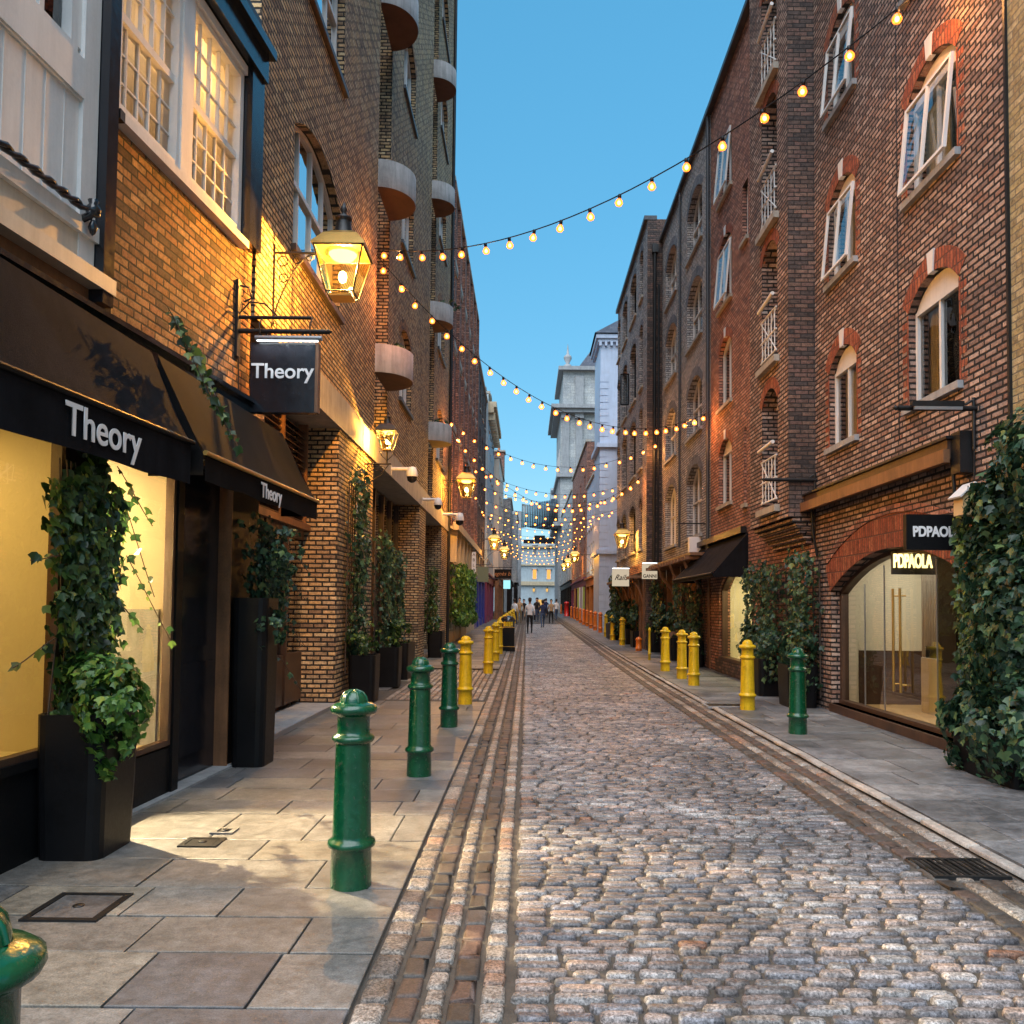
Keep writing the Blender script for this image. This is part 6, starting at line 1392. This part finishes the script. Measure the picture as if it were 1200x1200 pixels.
for px in (625.5, 641):
    x_, z_ = e_(px, 691.5); t = thing('wall_lamp', 'small yellow lamp %s of the lit door of the end house' % ('left' if px < 630 else 'right'), 'lamp', (x_, YE - .3, z_)); m = MB().mat('lit_shop'); m.lathe([(.12, -.3), (.22, .25)], (x_, YE - .3, z_), 8); m.build('glass', t); m = MB().mat('black_iron'); m.lathe([(.26, .25), (.001, .55)], (x_, YE - .3, z_), 8); m.build('hood', t)
# distant office tower
t = thing('office_tower', 'distant grey blue office tower seen past the end of the street', 'building', (6, 190, 0)); m = MB().mat('stucco_blue'); x0, zt2 = AT(645.5, 572, 190); x1, _ = AT(661, 572, 190); m.box((x0, 190, 0), (x1, 198, zt2)); m.build('wall', t)
m = MB().mat('window_glass'); m.mat('slate')
for k in range(22): z = zt2 - 1.5 - k * 1.9; m.box((x0 + .1, 189.9, z), (x1 - .1, 190, z + 1.0))
m.build('window_band', t)
# twisted glazed footbridge
t = thing('footbridge', 'twisting glass footbridge with dark ribs high across the street', 'footbridge', (1.5, 116, 11)); m = MB().mat('lead'); rb = []
YB = 116; xa, xb = AT(612, 600, YB)[0], AT(656, 600, YB)[0]; N = 23
for k in range(N):
    u = k / (N - 1); x = xa + (xb - xa) * u; zc = AT(632, 604 + (u - .5) * -2, YB)[1]; a0 = R(45) * u; rr = 2.1
    pts = [(x, YB + rr * math.cos(a0 + q * math.pi / 2 + math.pi / 4), zc + rr * math.sin(a0 + q * math.pi / 2 + math.pi / 4)) for q in range(5)]
    m.tube(pts, .07, 4); rb.append(pts)
m.build('rib', t)
g = MB().mat('window_glass')
for k in range(N - 1):
    for q in range(4): g.face([rb[k][q], rb[k][q + 1], rb[k + 1][q + 1], rb[k + 1][q]])
g.build('glazing', t)
m = MB().mat('stone_grey'); m.box((xa - 3.2, YB - 1.8, gz(112)), (xa - .1, YB + 1.8, rb[0][0][2] - 1)) ; m.build('abutment', t)

# ivy, right side
t = thing('ivy', 'huge bushy ivy mass climbing the wall at the right edge of the photo', 'climbing plant', FR.P(8.6, 0, .8), 'ivy on the right hand walls')
cl_ = [(FR.P(8.5, .16, 1.0), (.30, .62, .85), 2.4), (FR.P(8.45, .14, 2.0), (.28, .6, .7), 2.2), (FR.P(8.35, .18, 2.65), (.32, .5, .42), 1.7), (FR.P(7.7, .16, 3.0), (.34, .7, .6), 1.6), (FR.P(8.7, .28, .5), (.36, .5, .55), 1.8), (FR.P(8.0, .28, .5), (.45, .6, .55), 1.6), (FR.P(8.0, .2, 1.4), (.42, .7, 1.2), 2.2), (FR.P(8.5, .15, 3.2), (.15, .2, .3), .3)]
foliage(t, cl_, 9800, .085, 'ivy_leaf_cool'); ivy_sheet(t, FR, 7.2, 9.35, .02, .25, .3, 3.0, 3600, .085, 'ivy_leaf')
m = MB().mat('bark')
for k in range(9): m.tube([FR.P(8.1 + k * .12, .06, .3), FR.P(8.1 + k * .12 + ru(-.1, .1), .08, 1.4), FR.P(8.1 + k * .12 + ru(-.15, .15), .05, 2.9)], .016, 4)
m.build('stem', t)
planter(4.62, 8.35, .4, 1.2, .45, 'black planter buried in the huge ivy at the right edge')
yb_, zb_ = FR.hit(1160, 590); t = thing('birdhouse', 'small wooden birdhouse with pale roof above the ivy', 'birdhouse', FR.P(yb_, 0, zb_))
c = FR.P(yb_, .22, zb_); w, h = .115, .22
m = MB().mat('wood_pale'); m.prism([(c.x - w, zb_ - .13), (c.x + w, zb_ - .13), (c.x + w, zb_ + .07), (c.x, zb_ + .19), (c.x - w, zb_ + .07)], lambda p: Vector((p[0], yb_ - .1, p[1])), lambda p: Vector((p[0], yb_ + .1, p[1]))); m.build('box', t)
m = MB().mat('white_paint')
for s_ in (-1, 1): m.hexa([(c.x, yb_ - .14, zb_ + .195), (c.x + s_ * .155, yb_ - .14, zb_ + .045), (c.x + s_ * .155, yb_ + .13, zb_ + .045), (c.x, yb_ + .13, zb_ + .195), (c.x, yb_ - .14, zb_ + .215), (c.x + s_ * .165, yb_ - .14, zb_ + .06), (c.x + s_ * .165, yb_ + .13, zb_ + .06), (c.x, yb_ + .13, zb_ + .215)])
m.build('roof', t)
m = MB().mat('letter_copper'); m.tube([(c.x - .02, yb_ - .102, zb_ + .03), (c.x - .02, yb_ - .104, zb_ + .03)], .018, 10); m.tube([(c.x + .02, yb_ - .102, zb_ - .06), (c.x + .02, yb_ - .104, zb_ - .06)], .008, 8); m.build('hole', t)
IR = [(13.95, 14.9, 0, .42, 2.75, 'ivy column left of the arched jewellery shop', 1500, .09), (15.6, 17.6, 0, .5, 2.6, 'ivy column between the corbelled bay and the lit arched shop', 2200, .09), (23.0, 24.2, 0, .4, 2.4, 'ivy on the brick pier under the grey awning', 700, .11),
      (25.4, 26.4, 0, .4, 2.5, 'narrow ivy on the timber posts beyond the awning', 600, .11), (29.4, 31.0, 0, .45, 2.6, 'ivy round the downpipe corner below the white sign', 800, .12), (38.0, 41.0, .0, .4, 3.1, 'dark shrubby ivy before the pale blue corner house', 1500, .15)]
for (a, b_, n0, n1, z1, lb, cnt, sz) in IR:
    Fq = FR if a < 31 else FG; g0 = gz(a); t = thing('ivy', lb, 'climbing plant', Fq.P((a + b_) / 2, 0, g0), 'ivy on the right hand walls')
    ivy_sheet(t, Fq, a, b_, n0, n1, .3 + g0, z1 + g0, cnt, sz, 'ivy_leaf_cool', simple=a > 20); foliage(t, [(Fq.P((a + b_) / 2, n1 * .8, 1.0 + g0), (.3, (b_ - a) * .55, .42), 1)], cnt // 2, sz * .8, 'ivy_leaf_cool', simple=a > 20)
    m = MB().mat('bark'); 
    for k in range(3): m.tube([Fq.P(a + (b_ - a) * (k + .5) / 3, .05, g0 + .2), Fq.P(a + (b_ - a) * (k + .5) / 3, .06, z1 - .3 + g0)], .015, 4)
    m.build('stem', t)
    planter((4.9 if a < 31 else 4.34) - .33, (a + b_) / 2, .5, (b_ - a) * .75, .72, {13: 'black planter left of the arched jewellery shop', 15: 'black planter below the corbelled brick bay', 23: 'black planter under the grey awning end', 25: 'black planter at the timber posts', 29: 'black planter below the small white sign', 38: 'black planter before the pale blue house'}[int(a)])
for k, (yy, xx) in enumerate(((33.0, 4.22), (35.2, 4.22), (37.0, 4.22), (28.0, 4.6))):
    g0 = gz(yy); t = thing('shrub', ['leafy shrub nearest the cream script sign', 'arching shrub in the middle of the right hand row', 'shrub farthest along behind the orange bollards', 'low shrub before the timber shop beyond the awning'][k], 'shrub', (xx, yy, g0), 'potted shrubs along the right shops')
    foliage(t, [((xx, yy, g0 + 1.05), (.30, .6, .4), 1), ((xx, yy, g0 + 1.5), (.2, .3, .4), .5)], 700, .14, 'ivy_leaf_cool', simple=True); m = MB().mat('bark'); m.tube([(xx, yy, g0 + .5), (xx, yy, g0 + 1.3)], .03, 5); m.build('stem', t)
    planter(xx, yy, .34, .9, .65, ['black trough under the shrub by the script sign', 'black trough under the arching shrub', 'black trough under the farthest right shrub', 'black trough before the timber shop'][k])
# A-board / crate by the yellow bollards
x_, y_ = GR(792, 775); t = thing('sandwich_board', 'wooden folding board with white notice behind the yellow bollards', 'sign', (x_, y_, 0)); m = MB().mat('wood_warm')
m.hexa([(x_ - .25, y_ - .18, .0), (x_ + .25, y_ - .18, .0), (x_ + .25, y_ - .15, 0), (x_ - .25, y_ - .15, 0), (x_ - .22, y_ - .02, .95), (x_ + .22, y_ - .02, .95), (x_ + .22, y_ + .01, .95), (x_ - .22, y_ + .01, .95)]); m.hexa([(x_ - .25, y_ + .15, .0), (x_ + .25, y_ + .15, .0), (x_ + .25, y_ + .18, 0), (x_ - .25, y_ + .18, 0), (x_ - .22, y_ + .012, .95), (x_ + .22, y_ + .012, .95), (x_ + .22, y_ + .04, .95), (x_ - .22, y_ + .04, .95)]); m.build('board', t)
m = MB().mat('letter_white'); m.hexa([(x_ - .1, y_ - .14, .4), (x_ + .12, y_ - .14, .4), (x_ + .12, y_ - .13, .4), (x_ - .1, y_ - .13, .4), (x_ - .1, y_ - .10, .62), (x_ + .12, y_ - .10, .62), (x_ + .12, y_ - .09, .62), (x_ - .1, y_ - .09, .62)]); m.build('notice', t)
# far right lanterns
for (px, py, d, s, lb) in ((673.5, 659, 58, .9, 'lit lantern on the orange brick front, nearest of the far right three'), (665.5, 665, 70, .9, 'lit lantern by the grey classical block, middle of the far right three'), (661, 669, 84, .9, 'lit lantern farthest along on the right side')):
    Fq = Fr(4.5, -1); X_, Z_ = AT(px, py, d); side_lantern(Fq, d, max(.5, Fq.x0 - X_), Z_, s, lb, 50)
x0, x1, z0, z1 = by_px(691, 699, 664, 673, 60)
t = thing('hanging_sign', 'small glowing square sign on the low pale blue house', 'sign', (x0, 60, z0)); m = MB().mat('lit_sign'); m.box((x0, 59.95, z0), (x1 + .1, 60.05, z1)); m.build('board', t)

# ================================================================== string lights
L0 = FL.P(FL.Y(436, 0, 290), .05, FL.hit(436, 291)[1])
S = string_light
R0_ = Vector((4.85, 9.0, AT(1172, -70, 9.0)[1]))
S(L0, R0_, 1.1, 'long festoon string sweeping from the near round balconies up to the top right corner', n=19, light=22)
pR = FR.P(FR.Y(833, 0, 485), .05, FR.hit(833, 483)[1]); S(L0 + Vector((0, .2, -.05)), pR, 1.6, 'festoon string crossing from the near balconies down to the red brick wall on the right', n=27, light=34)
L1 = FL.P(FL.Y(520, 0, 490), .05, FL.hit(520, 488)[1])
S(L1, FR.P(FR.Y(779, 0, 518), .1, FR.hit(779, 515)[1]), 1.4, 'festoon string from the end of the brick building to the dark grey building corner', n=18, light=26)
S(L1 + Vector((0, .3, -.1)), FG.P(FG.Y(756, 0, 560), .1, FG.hit(756, 557)[1]), 2.1, 'deeply hanging festoon string meeting the dark grey building', n=24, light=26)
k = 0; yl = 36.5; zz = 8.7
descr = ['from the red brick pilasters to the dark grey building', 'over the green sage sign', 'below the stucco cornice', 'just past the blue corner house', 'before the low pale blue house', 'between brown brick and orange brick fronts', 'over the walkers', 'near the orange brick front', 'beside the classical block', 'past the red pillar box', 'before the grey stone tower', 'in the crowded middle of the far strings', 'towards the footbridge', 'right below the footbridge', 'last before the end house']
def rx(y): return 4.34 if y < 41.2 else 5.6 if y < 53 else 4.5
def lx(y): return -3.1 if y < 62 else -2.95 if y < 74 else -2.5 if y < 88 else -1.75 if y < 99 else -1.2
yy = 38.0
for i in range(12):
    y2 = yy + 2.4 + .12 * i; zl = 7.7 - .03 * i + (.5 if i < 2 else 0); zr = 7.4 - .02 * i
    a, b_ = (yy, y2) if i % 2 == 0 else (y2, yy)
    S((lx(a) + .1, a, zl), (rx(b_) - .1, b_, zr), .85 + .04 * (i % 3), 'far festoon string ' + descr[i], n=16 if i < 10 else 13, light=14 if i in (0, 2, 5, 8, 11) else 0)
    yy = y2 + 1.0 + .14 * i

# ================================================================== people
PP = [(621, 45, 0, 'shirt_white', 'trousers_black', 'hair_brown', 'person in white shirt and dark trousers walking away mid street'),
      (609, 64, R(180), 'shirt_tan', 'trousers_khaki', 'hair_brown', 'person in tan top walking along the left of the street'),
      (636, 54, R(8), 'shirt_navy', 'jeans', 'hair_brown', 'person in navy beside the white shirted walker'),
      (629, 66, R(180), 'shirt_black', 'jeans', 'hair_brown', 'person in black coming forward in the middle distance'),
      (646, 62, R(170), 'shirt_tan', 'trousers_black', 'hair_brown', 'person in tan jacket among the middle group'),
      (640, 78, 0, 'shirt_navy', 'trousers_black', 'hair_brown', 'person in dark clothes at the right of the middle group'),
      (652, 74, R(20), 'shirt_white', 'jeans', 'hair_brown', 'person in pale top far off near the pillar box'),
      (603, 60, R(-20), 'shirt_white', 'shirt_navy', 'hair_brown', 'person in pale shirt standing near the left shops'),
      (614, 70, R(180), 'shirt_black', 'trousers_black', 'hair_brown', 'person in all black far off on the left'),
      (630, 82, R(180), 'shirt_tan', 'jeans', 'hair_brown', 'distant person in tan before the end house'),
      (638, 88, 0, 'shirt_navy', 'jeans', 'hair_brown', 'distant person in navy before the end house')]
for i, (px, d, f, tp, lg, hr, lb) in enumerate(PP):
    x_ = AT(px, 705, d)[0]; person(x_, d, f, tp, lg, hr, lb, arm=ru(.1, .3), stride=ru(.18, .32), hgt=ru(1.64, 1.82), bag='shirt_black' if i % 4 == 0 else None)

# ================================================================== sky, sun, camera
sc = bpy.context.scene
w = bpy.data.worlds.new('World'); sc.world = w; w.use_nodes = True; nt = w.node_tree; bg = nt.nodes['Background']
sky = nt.nodes.new('ShaderNodeTexSky'); sky.sky_type = 'NISHITA'; sky.sun_disc = False; SE, SR = R(15.0), R(215)
sky.sun_elevation = SE; sky.sun_rotation = SR; sky.air_density = 1.0; sky.dust_density = .3; sky.ozone_density = 6.0; sky.altitude = 0
hs = nt.nodes.new('ShaderNodeHueSaturation'); hs.inputs['Saturation'].default_value = 1.8; hs.inputs['Hue'].default_value = .492
gm = nt.nodes.new('ShaderNodeGamma'); gm.inputs[1].default_value = .35; nt.links.new(sky.outputs[0], gm.inputs[0]); nt.links.new(gm.outputs[0], hs.inputs['Color']); nt.links.new(hs.outputs[0], bg.inputs[0]); bg.inputs[1].default_value = .145
l = bpy.data.lights.new('sun', 'SUN'); l.energy = 1.5; l.angle = R(75); l.color = (.95, .97, 1.0); so = bpy.data.objects.new('sun', l); C.objects.link(so)
dv = Vector((math.sin(SR) * math.cos(SE), math.cos(SR) * math.cos(SE), math.sin(SE) ))
dv = Vector((dv.x * .35, dv.y * .35 - .2, 1)).normalized()
so.rotation_euler = dv.to_track_quat('Z', 'Y').to_euler()
cam = bpy.data.cameras.new('camera'); co = bpy.data.objects.new('camera', cam); C.objects.link(co); sc.camera = co
cam.sensor_width = 36; cam.lens = 36 * FPX / 1200; cam.clip_end = 2000; cam.clip_start = .05
cam.shift_x = -(CX - 600) / 1200; cam.shift_y = (CY - 600) / 1200
M = Matrix((CR, CU, -_F)).transposed().to_4x4(); M.translation = Vector((0, 0, EYE)); co.matrix_world = M
vs_ = sc.view_settings; vs_.view_transform = 'Standard'; vs_.look = 'None'; vs_.exposure = 1.9; vs_.gamma = 1.0
sc.cycles.max_bounces = 8; sc.cycles.transparent_max_bounces = 16; sc.cycles.use_denoising = True; sc.cycles.sample_clamp_indirect = 6; sc.cycles.caustics_reflective = False; sc.cycles.caustics_refractive = False
sc.cycles.use_light_tree = True
